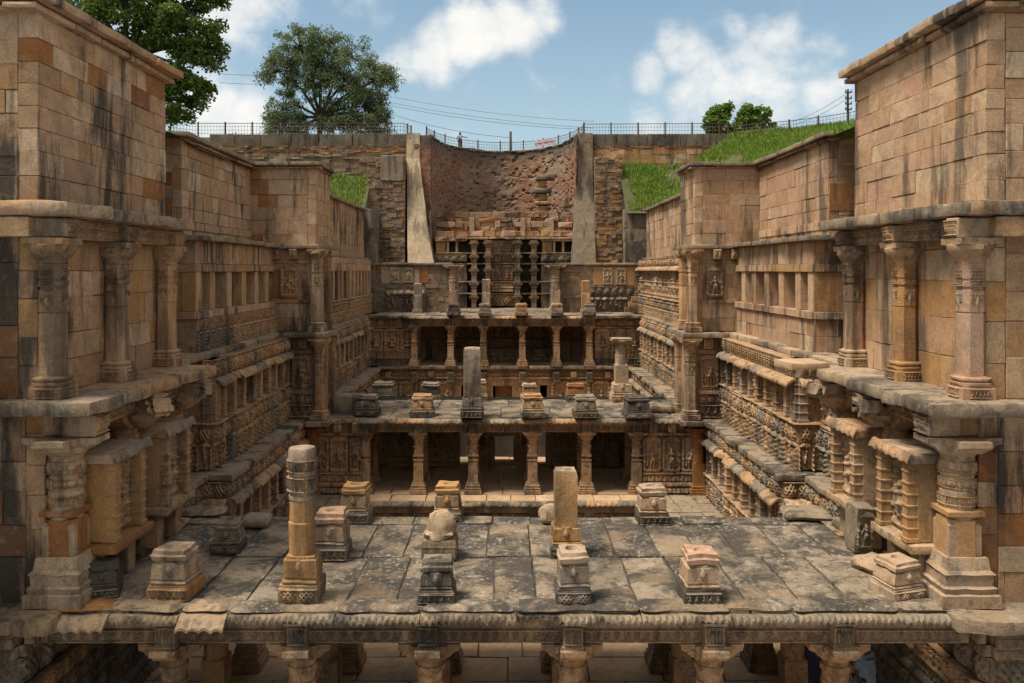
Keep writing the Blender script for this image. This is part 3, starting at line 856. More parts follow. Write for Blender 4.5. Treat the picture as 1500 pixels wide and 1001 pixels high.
# ------------------------------------------------------------------ columns
_cm = {}
def col_meshes(H, r, mat, hb=.5, hc=.34, style='round'):
    k = (round(H, 2), r, mat, style)
    if style == 'pil': hb, hc = .42, .46
    if k in _cm: return _cm[k]
    b = hb; c = H - hc
    base = loft('base', [(0, r * 1.55, 's'), (b * .34, r * 1.55, 's'), (b * .36, r * 1.38, 's'), (b * .52, r * 1.45, 's'), (b * .55, r * 1.25, 's'), (b * .78, r * 1.3, 's'), (b * .82, r * 1.12, 's'), (b, r * 1.1, 's')], mat, 24, .02, len(_cm))
    S = c - b
    L = [(b, r, 's'), (b + S * .42, r, 's'), (b + S * .425, r * .93, 's'), (b + S * .44, r * .93, 's'), (b + S * .45, r * 1.0, 'o'), (b + S * .63, r * 1.0, 'o'), (b + S * .635, r * .9, 'o'), (b + S * .65, r * .9, 'c'), (b + S * .655, r * 1.02, 'c'),
         (b + S * .70, r * 1.02, 'c'), (b + S * .705, r * .96, 'c'), (b + S * .75, r * .96, 'h'), (b + S * .755, r * 1.04, 'c'), (b + S * .79, r * 1.04, 'c'), (b + S * .795, r * .95, 'c'), (b + S * .88, r * .97, 'c'), (b + S * .9, r * 1.1, 'h'), (b + S * .95, r * 1.1, 'h'), (b + S * .96, r * .98, 'c'), (c, r * .98, 'c')]
    if style == 'pil':
        L = [(b, r * .92, 'x'), (b + S * .55, r * .90, 'x'), (b + S * .555, r * .86, 'x'), (b + S * .565, r * .86, 'x'), (b + S * .57, r * .92, 'x'), (b + S * .76, r * .92, 'x'), (b + S * .765, r * .84, 'x'), (b + S * .79, r * .84, 'x'), (b + S * .795, r * .94, 'x'), (b + S * .84, r * .94, 'x'), (b + S * .845, r * .84, 'x'), (b + S * .86, r * .84, 'x'), (b + S * .865, r * .92, 'x'), (b + S * .97, r * .92, 'x'), (c, r * .98, 'q')]
    if style == 'sq':
        L = [(b, r * .9, 's'), (b + S * .46, r * .86, 's'), (b + S * .465, r * .8, 'q'), (b + S * .50, r * .8, 'q'), (b + S * .505, r * .93, 's'), (b + S * .54, r * .93, 's'), (b + S * .545, r * .74, 'o'), (b + S * .60, r * .74, 'o'), (b + S * .605, r * .95, 's'), (b + S * .64, r * .95, 's'), (b + S * .65, r * .84, 'q'), (b + S * .82, r * .84, 'q'), (b + S * .825, r * .9, 's'), (b + S * .86, r * .9, 's'), (b + S * .865, r * .8, 'q'), (c, r * .82, 'q')]
    shaft = loft('column', L, mat, 24, .012, len(_cm) + 3)
    if style == 'pil':
        base = loft('base', [(0, r * 1.34, 's'), (b * .5, r * 1.3, 's'), (b * .52, r * 1.2, 's'), (b * .60, r * 1.2, 's'), (b * .64, r * 1.3, 'q'), (b * .72, r * 1.3, 'q'), (b * .74, r * 1.15, 'q'), (b * .80, r * 1.15, 'q'), (b * .84, r * 1.28, 'q'), (b * .92, r * 1.28, 'q'), (b * .95, r * 1.05, 'q'), (b, r * 1.0, 'q')], mat, 24, .025, len(_cm))
    capi = loft('capital', [(c, r * 1.0, 'c'), (c + hc * .2, r * 1.25, 'c'), (c + hc * .34, r * 1.3, 'h'), (c + hc * .36, r * 1.12, 'c'), (c + hc * .5, r * 1.4, 'h'), (c + hc * .62, r * 1.5, 'h'), (c + hc * .64, r * 1.35, 's'), (H, r * (1.35 if style != 'sq' else 1.75), 's')] if style != 'pil' else [(c, r * .98, 'q'), (c + hc * .12, r * 1.1, 'o'), (c + hc * .16, r * 1.1, 'o'), (c + hc * .3, r * 1.35, 'h'), (c + hc * .55, r * 1.7, 'h'), (c + hc * .72, r * 1.75, 'h'), (c + hc * .75, r * 1.55, 's'), (H, r * 1.6, 's')], mat if style != 'pil' else 'carved', 24, .045, len(_cm) + 5)
    A, w = (r * 2.3, r * .95) if style != 'sq' else (r * 1.85, r * .85)
    if style == 'sq': hc *= .62
    pol = [(-A, H), (-A, H - hc * .3), (-A * .82, H - hc * .42), (-A * .72, H - hc * .62), (-A * .5, H - hc * .8), (A * .5, H - hc * .8), (A * .72, H - hc * .62), (A * .82, H - hc * .42), (A, H - hc * .3), (A, H)]
    br = prism('bracket', [(x, z - .004) for x, z in pol], -w, w, mat)
    _cm[k] = (shaft, base, capi, br)
    return _cm[k]
def column(th, x, y, z0, z1, r=.24, mat='carved', rz=0.0, brackets=(0, 1), base=True, style='round'):
    sh, ba, ca, br = col_meshes(z1 - z0, r, mat, style=style)
    o = link('column', sh, th, T(x, y, z0, rz))
    if base: link('base', ba, o, T(x, y, z0, rz))
    link('capital', ca, o, T(x, y, z0, rz))
    if style == 'pil' and r > .22:                       # small carved panels on the two visible faces
        b_, S = .42, (z1 - z0) - .88
        for q in (0, -math.pi / 2 if x > 0 else math.pi / 2):
            for key, t_, hh, ww in (('face', .57, .17, .55), ('people', .80, .05, 1.1), ('scroll', .66, .07, 1.0), ('people', .88, .06, 1.0)):
                mw, mh, sets = REL[key]
                link('carving', R.choice(sets[0 if key != 'face' else (2 if mat != 'carved' else 0)]), o, T(x, y, z0 + b_ + S * t_, rz + q) @ T(0, -r * .90, 0, 0, r * ww / mw, .45, S * hh / mh))
            mw, mh, sets = REL['people']
            link('carving', R.choice(sets[0]), o, T(x, y, z0 + .04, rz + q) @ T(0, -r * 1.32, 0, 0, r * 1.5 / mw, .4, .16 / mh))
    for q in brackets:
        link('bracket', br, o, T(x, y, z0, rz + q * math.pi / 2))
    return o
def bracket_block(w, key, u, z0, z1, wd, off, mat='carved', rel='people', dep=.45):
    o = w.box('bracket_block', u - wd / 2, u + wd / 2, z0, z1, off, dep, mat, .02, .01)
    mw, mh, sets = REL[rel]
    link('carving', R.choice(sets[min(key, len(sets) - 1)]), o, w.M(u, off - .01, z0 + (z1 - z0) * .12, wd * .92 / mw, .7, (z1 - z0) * .76 / mh))
    return o
_lump = [rough_box('broken_bracket', .7, .62, .5, (6, 6, 5), .14, m, k, 2.2, .1, False) for k, m in enumerate(['carved_pale', 'carved', 'ledge'])]

# ringed posts used beside shrines and in the blind niches
def ring_post(h, w, n, mat):
    L = [(0, w * 1.25, 's'), (h * .05, w * 1.25, 's'), (h * .055, w, 's')]
    for k in range(n):
        z = h * (.10 + .86 * (k + .5) / n)
        L += [(z - .03, w * .98, 's'), (z - .015, w * 1.15, 's'), (z + .012, w * 1.15, 's'), (z + .028, w * .98, 's')]
    L += [(h, w, 's')]
    return loft('post', L, mat, 16, .008, n)
POST = {m: ring_post(1.6, .105, 6, m) for m in ('ochre', 'carved', 'pink')}
COLON = [ring_post(1.5, .125, 4, 'carved'), ring_post(1.5, .12, 3, 'carved_pale'), ring_post(1.5, .135, 5, 'carved'), ring_post(1.5, .125, 4, 'carved_grey')]

SIDE = {1: 'right', -1: 'left'}
def kw(s, near=0.0, far=0.0):
    return dict(e0=far, e1=near) if s > 0 else dict(e0=near, e1=far)

# ------------------------------------------------------------------ the two big towers by the camera
for s in (1, -1):
    X = 8.62 if s > 0 else 8.38
    Y0, Y1 = 15.3, 21.05
    lab = 'tall pale ashlar tower block with thin joints, nearest on the sunlit right' if s > 0 else 'tall tan ashlar tower block streaked with black soot, nearest on the left'
    th = thing('stone_tower', lab, 'tower', (s * 10.5, 18, 1.0), 'ashlar tower blocks')
    w = side_wall(th, s, X, Y0, Y1)
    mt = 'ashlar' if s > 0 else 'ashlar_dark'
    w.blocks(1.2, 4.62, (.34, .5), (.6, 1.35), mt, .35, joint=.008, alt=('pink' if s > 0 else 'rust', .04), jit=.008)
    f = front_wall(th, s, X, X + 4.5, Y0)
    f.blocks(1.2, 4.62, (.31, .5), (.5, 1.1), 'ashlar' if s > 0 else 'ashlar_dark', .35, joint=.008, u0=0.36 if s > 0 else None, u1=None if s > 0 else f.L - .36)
    for ww, e in ((w, kw(s, .3, .3)), (f, kw(1 if s < 0 else -1, .1, .1))):
        ww.ledge(4.76, .14, .16, 'ashlar_dark', (.9, 1.6), .5, amp=.012, front=.03, name='cornice_moulding', **e)
        ww.ledge(4.97, .2, .34, 'ashlar_dark', (.9, 1.9), .6, amp=.025, front=.06, name='cornice_slab', **e)
    link('wall_fill', mesh('wall_fill', [(s * (X + .4), Y0 + .4, 1.2), (s * (X + 4.5), Y0 + .4, 1.2), (s * (X + 4.5), Y1, 1.2), (s * (X + .4), Y1, 1.2), (s * (X + .4), Y0 + .4, 4.8), (s * (X + 4.5), Y0 + .4, 4.8), (s * (X + 4.5), Y1, 4.8), (s * (X + .4), Y1, 4.8)],
                      [[4, 5, 6, 7], [2, 3, 7, 6], [3, 0, 4, 7], [0, 1, 5, 4], [1, 2, 6, 5]], 'ashlar_dark'), th)

    # gallery wall with engaged pillars between the two ledges
    lab = 'wall of large blocks with three engaged pillars under the ' + ('pale right' if s > 0 else 'soot-streaked left') + ' tower'
    th = thing('pillared_wall', lab, 'wall', (s * 9.5, 18, -2.3), 'pillared walls under the towers')
    Xw = X + .06
    w = side_wall(th, s, Xw, Y0 + .1, Y1)
    U = (lambda y: Y1 - y) if s > 0 else (lambda y: y - Y0 - .1)
    w.blocks(-2.33, .95, (.5, .78), (.75, 1.5), mt, .35, joint=.008, alt=('ochre', .18), jit=.01, proud=.012)
    f = front_wall(th, s, Xw, Xw + 4.4, Y0 + .1)
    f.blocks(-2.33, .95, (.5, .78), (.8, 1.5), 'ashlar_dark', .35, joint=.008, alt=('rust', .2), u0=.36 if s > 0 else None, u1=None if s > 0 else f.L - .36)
    pm = 'pink' if s > 0 else 'ashlar'
    for k, y in enumerate((15.55, 18.1, 20.75)):
        column(th, s * (Xw - .2), y, -2.33, .58, .23, ('pink', 'ochre', 'ashlar')[k] if s > 0 else ('ashlar', 'ashlar', 'ashlar')[k], 0, (), True, 'pil')
        bracket_block(w, 0, U(y), .585, .95, .42, .55, 'carved_pale' if k == 0 else 'carved', 'people', .6)
    w.rel('scroll', .60, .78, .30, 0, .9); w.rel('beads', .78, .95, .32, 0, .9)
    w.box('beam', 0, w.L, .59, .95, .30, .4, 'carved')
    f.box('beam', .02, f.L, .592, .952, .30, .4, 'carved')
    w.ledge(1.24, .27, .80, 'ledge', (1.0, 2.0), 1.2, amp=.05, front=.2, alt=('carved_pale', .3), fine=10, **kw(s, .34, .1))
    f.ledge(1.235, .26, .34, 'ashlar', (1.2, 2.4), 1.0, amp=.035, front=.06, fine=10, **kw(1 if s < 0 else -1, .5, 0))
    w.ledge(-2.33, .27, 1.28, 'carved_pale' if s > 0 else 'carved', (1.6, 2.9), 1.7, amp=.05, front=.16, alt=('ledge', .6), fine=10, **kw(s, .45, .0))
    f.ledge(-2.325, .26, .46, 'ledge', (1.2, 2.4), 1.0, amp=.035, front=.06, fine=10, **kw(1 if s < 0 else -1, .9, 0))
    if s > 0:
        me = rough_box('ledge_slab', 1.0, 1.1, .2, (6, 6, 2), .05, 'paving', 71, 2, .02)
        link('ledge_slab', me, th, T(7.25, 20.9, -2.2, .1))

    # lower storey with two shrine niches standing on the near roof
    lab = 'lower wall with two canopied shrine niches on the ' + SIDE[s] + ' side of the near roof'
    th = thing('shrine_wall', lab, 'wall', (s * 9.5, 18, -6), 'shrine walls beside the near roof')
    Xw = X - .05
    w = side_wall(th, s, Xw, Y0 + .15, Y1)
    w.blocks(-6.05, -2.62, (.45, .7), (.7, 1.3), 'ashlar_dark', .35, joint=.008, alt=('rust', .3))
    f = front_wall(th, s, Xw, Xw + 4.5, Y0 + .15)
    f.blocks(-6.05, -2.62, (.42, .62), (.6, 1.2), 'ashlar_dark', .35, joint=.008, alt=('rust', .2), u0=.36 if s > 0 else None, u1=None if s > 0 else f.L - .36)
    U = (lambda y: Y1 - y) if s > 0 else (lambda y: y - Y0 - .15)
    w.box('beam', 0, w.L, -3.0, -2.62, .55, .6, 'carved'); w.rel('scroll', -2.93, -2.70, .55, 0, 1.3)
    pc = column(th, s * (Xw - .3), 15.62, -6.0, -3.02, .29, 'carved_pale', 0, (0, 1))
    link('square_shaft', loft('square_shaft', [(.8, .30, 'x'), (1.5, .30, 'x'), (1.52, .26, 'x'), (1.58, .33, 's'), (1.66, .33, 's'), (1.68, .28, 's')], 'ochre' if s > 0 else 'rust', 24, .015, 7), pc, T(s * (Xw - .3), 15.62, -6.0))
    for q in range(8):
        for zz, key in ((1.75, 'people'), (2.05, 'scroll'), (2.3, 'people')):
            mw, mh, sets = REL[key]
            link('carving', sets[0][q % len(sets[0])], pc, T(s * (Xw - .3), 15.62, -6.0 + zz, q * math.pi / 4) @ T(0, -.285, 0, 0, .22 / mw, .35, .17 / mh))
    rb = loft('base_moulding', [(0, .52, 's'), (.22, .52, 's'), (.24, .46, 's'), (.34, .49, 's'), (.37, .43, 's'), (.55, .43, 's'), (.58, .46, 's'), (.64, .40, 's'), (.85, .36, 's')], 'carved_pale', 24, .03, 5)
    link('base_moulding', rb, th, T(s * (Xw - .3), 15.62, -6.0))
    bracket_block(w, 0, U(15.62), -3.01, -2.62, .5, .95, 'carved_pale', 'people', .6)
    for y in (18.1, 20.6):
        column(th, s * (Xw - .25), y, -6.0, -3.02, .27, 'carved', 0, (1,), False)
    for k, y in enumerate((15.75, 18.1, 20.5)):
        if k == 0: continue
        o = link('broken_bracket', _lump[(k + (s > 0)) % 3], th, T(s * (Xw - .95), y - .1, -2.6, .4 * k + s, 1.0, 1.0, .9))
        link('capital', loft('capital', [(-3.3, .18, 'c'), (-3.15, .36, 'h'), (-3.02, .46, 'h'), (-2.98, .4, 'c'), (-2.85, .3, 'c')], 'carved', 24, .03, k), th, T(s * (Xw - .62), y, 0))
    for k, (a, b) in enumerate(((15.95, 17.3), (18.4, 19.75))):
        u0, u1 = sorted((U(a), U(b)))
        off = .92; m1 = ('ochre', 'carved')[k] if s > 0 else ('ochre', 'ashlar')[k]
        un = u1 if s > 0 else u0                     # end towards the camera
        for e in (u0, u1):
            c = .19 if e == u0 else -.19
            w.box('cheek', min(e, e + c), max(e, e + c), -5.1, -3.62, off - .06, off, m1 if e == un else 'carved', .015)
            for q in (1,):
                w.put('post', POST['ochre' if k == 0 else 'carved'], e + c * .62, off + .02, -5.1, 1, 1, .93)
        w.box('niche_back', u0 + .19, u1 - .19, -5.1, -3.62, .70, .4, 'carved')
        mw, mh, sets = REL['niche']
        w.put('sculpture', sets[0 if k == 0 else 2][(k + (s > 0)) % 6], (u0 + u1) / 2, .72, -5.1, (u1 - u0 - .40) / mw * 1.2, 1.6, 1.48 / mh)
        me = rough_box('shelf', u1 - u0 + .3, off + .25, .19, (8, 6, 2), .03, 'rust' if s < 0 and k == 0 else 'carved', k + 3 * s, 2, .02, False, .1)
        w.put('shelf', me, (u0 + u1) / 2, (off + .25) / 2 - .02, -5.1)
        for e, c in ((u0, .0), (u1 - .34, .0)):
            w.box('leg', e, e + .34, -6.02, -5.29, off - .08, .4, 'carved_pale' if s > 0 else 'carved', .02)
        me = rough_box('canopy', u1 - u0 + .26, off + .15, .2, (8, 6, 2), .03, 'carved_pale' if k == 0 else 'carved', 9 + k, 2, .02)
        w.put('canopy', me, (u0 + u1) / 2, (off + .15) / 2, -3.42)
        w.put('eave_stone', EAVE[4 if s > 0 else 1], (u0 + u1) / 2, off + .10, -3.40, (u1 - u0 + .3) / 1.2, .36, .62)

    # foot of the tower in front of the near roof
    lab = 'dark moulded pier carrying the ' + SIDE[s] + ' end of the near roof'
    th = thing('moulded_pier', lab, 'pier', (s * 10, 15.6, FLOOR1), 'moulded piers at the bottom corners')
    w = side_wall(th, s, 8.55, 15.0, 21.0); f = front_wall(th, s, 8.55, 12.5, 15.0)
    f.core(FLOOR1, -6.2, -.02, .6, 'carved'); w.core(FLOOR1, -6.2, -.02, .6, 'carved')
    for ww in (f, w):
        z = -6.35
        for key, h, of in (('lotus', .22, .14), ('lotus', .2, .04), ('lattice', .5, .0), ('people', .45, .1), ('mould', .7, .02), ('mould', .8, .1)):
            ww.rel(key, z - h, z, of, 1 if key != 'people' else 0, None, dep=.8); z -= h + .03
    f.ledge(-6.03, .26, .42, 'ledge', (1.4, 2.4), .9, amp=.05, front=.15, **kw(1 if s < 0 else -1, .75, 0))
    w.ledge(-6.05, .24, .5, 'ledge', (1.4, 2.4), .9, amp=.05, front=.1)

# ------------------------------------------------------------------ pavilions
def pavilion(label, xs, ys, z0, z1, mat, r, beam, group, roof=None, edge=None, slab=(.75, 1.05), name='pavilion', style='sq'):
    th = thing(name, label, 'pavilion', (0, ys[0], z0), group)
    bt, bb = z1 - .22, z1 - .22 - beam
    for j, y in enumerate(ys):
        for x in xs:
            column(th, x, y, z0, bb, r, mat, 0, (0, 1) if style != 'sq' else (), True, style)
        xa = [edge[0]] + list(xs) + [edge[1]]
        for a, b in zip(xa[:-1], xa[1:]):
            me = cham_mesh('beam', b - a - .012, .36, beam, .012, 'carved', .004)
            o = link('beam', me, th, T((a + b) / 2, y, (bt + bb) / 2))
            if j == 0:
                n = max(1, round((b - a - .36) / .8)); wd = (b - a - .36) / n
                for k in range(n):
                    for key, za, zb in (('scroll', bb + .02, bb + beam * .48), ('beads', bb + beam * .52, bt - .01)):
                        mw, mh, sets = REL[key]
                        link(NAMES[key], R.choice(sets[1 if y < 20 else 0]), o, T(a + .18 + (k + .5) * wd, y - .182, za, 0, wd / mw * .99, .8, (zb - za) / mh))
    for x in xs:
        for a, b in zip(ys[:-1], ys[1:]):
            me = cham_mesh('beam', .34, b - a - .38, beam - .02, .012, 'carved', .004)
            link('beam', me, th, T(x, (a + b) / 2, (bt + bb) / 2))
        # short carved blocks in front of the beam, over each front column
        o = link('bracket_block', loft('bracket_block', [(bb - .05, .12, 's'), (bb, .20, 's'), (bb + .04, .20, 's'), (bb + .06, .17, 's'), (bt - .12, .17, 's'), (bt - .1, .21, 's'), (bt - .05, .21, 's'), (bt - .03, .16, 's'), (bt + .05, .15, 's')],
                                       R.choice(['carved_grey', 'carved_pale', 'carved_grey']), 24, .02, R.randint(0, 99)), th, T(x, ys[0] - .26, 0))
        mw, mh, sets = REL['people']
        link('carving', R.choice(sets[1]), o, T(x, ys[0] - .26 - .17, bb + .08, 0, .32 / mw, .6, (beam - .2) / mh))
    # roof slabs
    x0, x1, y0, y1 = roof
    link('roof_core', mesh('roof_core', [(x0, y0 + .1, z1 - .215), (x1, y0 + .1, z1 - .215), (x1, y1, z1 - .215), (x0, y1, z1 - .215), (x0, y0 + .1, z1 - .05), (x1, y0 + .1, z1 - .05), (x1, y1, z1 - .05), (x0, y1, z1 - .05)],
                           [[3, 2, 1, 0], [4, 5, 6, 7], [0, 1, 5, 4], [1, 2, 6, 5], [2, 3, 7, 6], [3, 0, 4, 7]], 'black'), th)
    rows = [y0] + [y for y in ys[1:]] + [y1]
    rows = [rows[0]] + [r_ for r_ in rows[1:-1] if rows[-1] - r_ > .5] + [rows[-1]]
    for a, b in zip(rows[:-1], rows[1:]):
        x = x0
        while x < x1 - .05:
            wd = R.uniform(*slab)
            if x1 - x - wd < slab[0] * .6: wd = x1 - x
            me = rough_box('roof_slab', wd - .007, b - a - .007, .2, (max(4, int(wd * 7)), max(6, int((b - a) * 6)), 1), .045, 'roof', R.randint(0, 999), 1.6, .02)
            link('roof_slab', me, th, T(x + wd / 2, (a + b) / 2, z1 + R.uniform(-.022, .022), R.uniform(-.005, .005)))
            x += wd
    return th
X1 = [-6.06, -3.71, -1.38, 1.21, 3.73, 6.03]
p1 = pavilion('near roofed pavilion with a broad lichen-blackened slab roof and carved front beam', X1, [15.6, 17.9, 20.2], FLOOR1, ROOF1, 'carved', .24, .52, 'roofed pillar pavilions', (-7.6, 7.6, 15.12, 20.85), (-8.4, 8.4), style='round')
w = Wall(p1, (-8.3, 15.28), (8.3, 15.28))
# rolled rim and ribbed eave stones along the roof front, broken in places
u = 0.0; k = 0
seq = [1.3, 1.25, .85, 1.9, 1.5, 1.7, 2.2, 1.6, 1.1, 1.9, 1.6, 1.0, 1.2]
while u < w.L - .1:
    wd = seq[k % len(seq)]
    if w.L - u < wd * 1.3: wd = w.L - u
    kind = {0: ('rust', 2), 1: ('ledge', 1), 2: ('carved_pale', 4), 11: ('rust', 2), 12: ('ledge', 4)}.get(k, ('ledge', R.choice((1, 3, 1, 2))))
    me = rough_box('rim_stone', wd - .02, .55, .13, (int(wd * 7) + 2, 5, 2), .028, 'roof' if 2 < k < 11 else kind[0], k, 3, .04, False, .1)
    link('rim_stone', me, p1, w.M(u + wd / 2, -.05, ROOF1 + .03 + R.uniform(-.015, .015)))
    big = k in (2, 12, 0)
    link('eave_stone', eave_mesh(40 + k, ('carved_grey', 'ledge')[k % 2] if not big else 'carved_pale', wd - .02, max(3, int(wd * (5 if big else 9))), 0 if big else R.choice((.25, .5, .9)), .085 if not big else .17, .2 if not big else .34, .05), p1, w.M(u + wd / 2, .14, ROOF1 - .085 + R.uniform(-.01, .01)))
    u += wd; k += 1

X2 = [-6.38, -3.95, -1.46, 1.245, 3.7, 6.0]
p2 = pavilion('middle roofed pavilion across the court, pale lichen-spotted slab roof set with stumps', X2, [39.0, 41.4], FLOOR2, ROOF2, 'carved', .25, .5, 'roofed pillar pavilions', (-8.2, 8.6, 38.6, 44.0), (-6.6, 6.3), (1.0, 1.9))
Wall(p2, (-8.1, 38.7), (8.2, 38.7)).eave(ROOF2 - .05, 0.02, (1, 2, 3, 4), 1.5, .75)
Wall(p2, (-6.4, 37.55), (6.4, 37.55)).eave(FLOOR2 + .01, .0, (1, 3, 4), 1.5, .7)
w = Wall(p2, (-6.3, 37.7), (6.3, 37.7)); w.core(PIT, FLOOR2 - .3, 0, .5, 'carved'); w.rel('beads', -10.75, -10.45, .0, 0); w.rel('scroll', -11.1, -10.77, .0, 0); w.rel('mould', -12.2, -11.2, 0, 0)
for x in X2: bracket_block(w, 1, x + 6.3, -10.95, -10.45, .42, .22, 'carved_grey')

X3 = [-6.37, -3.83, -1.53, 1.2, 3.6, 5.9]
p3 = pavilion('far roofed pavilion below the brick well wall, dark bays between square columns', X3, [59.9, 62.3], FLOOR3, ROOF3, 'carved', .25, .55, 'roofed pillar pavilions', (-9.4, 9.4, 59.5, 66.6), (-6.7, 6.3), (1.6, 2.8))
Wall(p3, (-6.7, 59.6), (6.4, 59.6)).eave(ROOF3 - .04, 0.02, (1, 2, 4), 2.0, .7)

# ------------------------------------------------------------------ pierced and panelled walls behind the pavilions
def pier_wall(th, y, z0, z1, x0, x1, opens, mat='carved', depth=.5):
    """front-facing wall with rectangular openings (xa, xb, za, zb)"""
    w = Wall(th, (x0, y), (x1, y))
    edges = [x0] + [v for o in opens for v in (o[0], o[1])] + [x1]
    for i in range(0, len(edges), 2):
        a, b = edges[i], edges[i + 1]
        if b - a > .05:
            w.blocks(z0, z1, (.4, .7), (.6, 1.3), mat, depth, u0=a - x0, u1=b - x0, joint=.012)
    for (xa, xb, za, zb) in opens:
        if z1 - zb > .08: w.box('lintel', xa - x0 - .12, xb - x0 + .12, zb, z1, .04, depth, mat)
        if za - z0 > .08: w.box('sill', xa - x0, xb - x0, z0, za, .0, depth, mat)
        for e in (xa - .09, xb + .09):
            w.box('jamb', e - x0 - .09, e - x0 + .09, za, zb, .06, .3, 'carved')
    return w
th = thing('doorway_wall', 'carved back wall with a dark square doorway inside the middle pavilion', 'wall', (0, 44.3, FLOOR2))
w = pier_wall(th, 44.2, FLOOR2, -6.9, -9, 9, [(-2.35, -1.93, FLOOR2 + .1, -7.6), (-.53, .42, FLOOR2 + .25, -8.6), (1.68, 2.1, FLOOR2 + .1, -7.6)])
link('opening_shade', mesh('opening_shade', [(-9, 46.5, -10.3), (9, 46.5, -10.3), (9, 46.5, -6.9), (-9, 46.5, -6.9)], [[0, 1, 2, 3]], 'black'), th)  # flat black sheet, stands in for the shade inside the openings
for (a, b) in ((-6.1, -4.4), (-4.2, -2.6), (2.4, 4.1), (4.3, 6.1)):
    w.rel('niche', -9.3, -7.4, .03, 0, .8, a + 9, b + 9); w.rel('mould', -10.1, -9.32, .03, 0, 1.0, a + 9, b + 9)
for x in (-1.2, 1.05): w.rel('niche', -9.2, -7.5, .05, 0, .5, x + 8.75, x + 9.25)
for s in (-1, 1):
    th = thing('carved_bay', 'front bay of three standing figure panels at the ' + SIDE[s] + ' end of the middle pavilion', 'wall', (s * 7.6, 39, FLOOR2), 'carved end bays')
    w = front_wall(th, s, 6.25, 8.9, 38.95)
    w.core(FLOOR2, ROOF2 - .2, 0, .5, 'carved')
    w.ledge(-7.38, .16, .22, 'carved', (2, 3), .3, amp=.02, front=.04)
    for k in range(3): bracket_block(w, 0, .45 + k * .85, -7.35, -6.9, .34, .4, 'carved', 'lattice', .4)
    w.rel('niche', -9.2, -7.56, .02, (0, 0, 2), .85); w.ledge(-9.2, .12, .2, 'carved', (1.2, 2), .3, amp=.02, front=.03)
    w.rel('mould', -10.1, -9.33, .02, 0, 1.2)
    column(th, s * 8.75, 38.75, FLOOR2, -7.15, .26, 'rust', 0, (0,))

th = thing('lower_storey_wall', 'panelled storey with small dark openings below the far pavilion', 'wall', (0, 60.3, -10))
w = pier_wall(th, 60.1, FLOOR2 - .2, -7.55, -9, 9, [(-3.1, -2.6, -9.2, -8.1), (-.86, .48, -9.2, -8.15), (2.45, 2.95, -9.2, -8.1)])
link('opening_shade', mesh('opening_shade', [(-9, 62.5, -10.3), (9, 62.5, -10.3), (9, 62.5, -7.0), (-9, 62.5, -7.0)], [[0, 1, 2, 3]], 'black'), th)  # black sheet behind the wall, paints the openings' shade
w.box('panel', 3 + 5.3, 3 + 6.5, -9.1, -8.2, -.6, .3, 'rust')
for a, b in ((-8.9, -3.4), (3.2, 8.9)): w.rel('niche_seated', -9.4, -7.75, .02, 0, 1.5, a + 9, b + 9)
w.ledge(FLOOR3, .22, .55, 'ledge', (1.6, 2.6), 1.2, amp=.04, front=.12)
w.box('beam', 0, w.L, -7.55, -6.95, .1, .5, 'carved'); w.rel('beads', -7.5, -7.2, .1, 0, 2.0)
w.ledge(-7.5, .13, .32, 'carved', (2, 3), .3, amp=.02, front=.03)
for x in X3: bracket_block(w, 1, x + 9, -7.85, -7.1, .45, .5, 'carved_grey')
for x in (-8.2, -5.2, 4.8, 7.2): w.box('bracket_block', x + 8.8, x + 9.2, -7.5, -7.1, .4, .4, 'carved')

th = thing('inner_back_wall', 'recessed back wall of stacked relief panels inside the far pavilion', 'wall', (0, 64.6, FLOOR3))
w = Wall(th, (-6.5, 64.5), (6.2, 64.5)); w.core(FLOOR3, ROOF3 - .2, 0, .5, 'carved')
w.blocks(FLOOR3, ROOF3 - .2, (.5, .8), (.8, 1.5), 'ashlar_dark', .2, .12, u0=0, u1=2.5, core=False); w.blocks(FLOOR3, ROOF3 - .2, (.5, .8), (.8, 1.5), 'ashlar_dark', .2, .12, u0=10.2, u1=12.7, core=False)
w.rel('mould', FLOOR3, -5.9, .5, 0, 2, 2.6, 10.1); w.rel('lattice', -5.8, -5.2, .35, 0, 1.6, 2.6, 10.1); w.rel('niche_seated', -5.1, -3.9, .15, 0, 1.4, 2.6, 10.1); w.ledge(-5.15, .12, .5, 'carved', (2, 3), .4)
for s in (-1, 1):
    th = thing('carved_bay', 'front bay of seated figure panels at the ' + SIDE[s] + ' end of the far pavilion', 'wall', (s * 8, 60.3, FLOOR3), 'carved end bays')
    w = front_wall(th, s, 6.3, 9.7, 60.2)
    w.core(FLOOR3, ROOF3 - .1, 0, .6, 'carved')
    w.ledge(ROOF3, .2, .4, 'ledge', (1.4, 2.4), .8, amp=.05, front=.15)
    w.rel('lattice', -3.95, -3.35, .05, 0, 1.1); w.ledge(-3.97, .1, .28, 'carved', (1.4, 2.2), .3, amp=.03, front=.06)
    w.rel('niche_seated', -5.6, -4.08, .02, 0, 1.0); w.ledge(-5.6, .11, .22, 'carved', (1.4, 2.2), .3, amp=.03, front=.06)
    w.rel('people', -6.68, -6.2, .06, 1, 1.2); w.rel('pendant', -6.2, -5.72, .04, 0, 1.2)

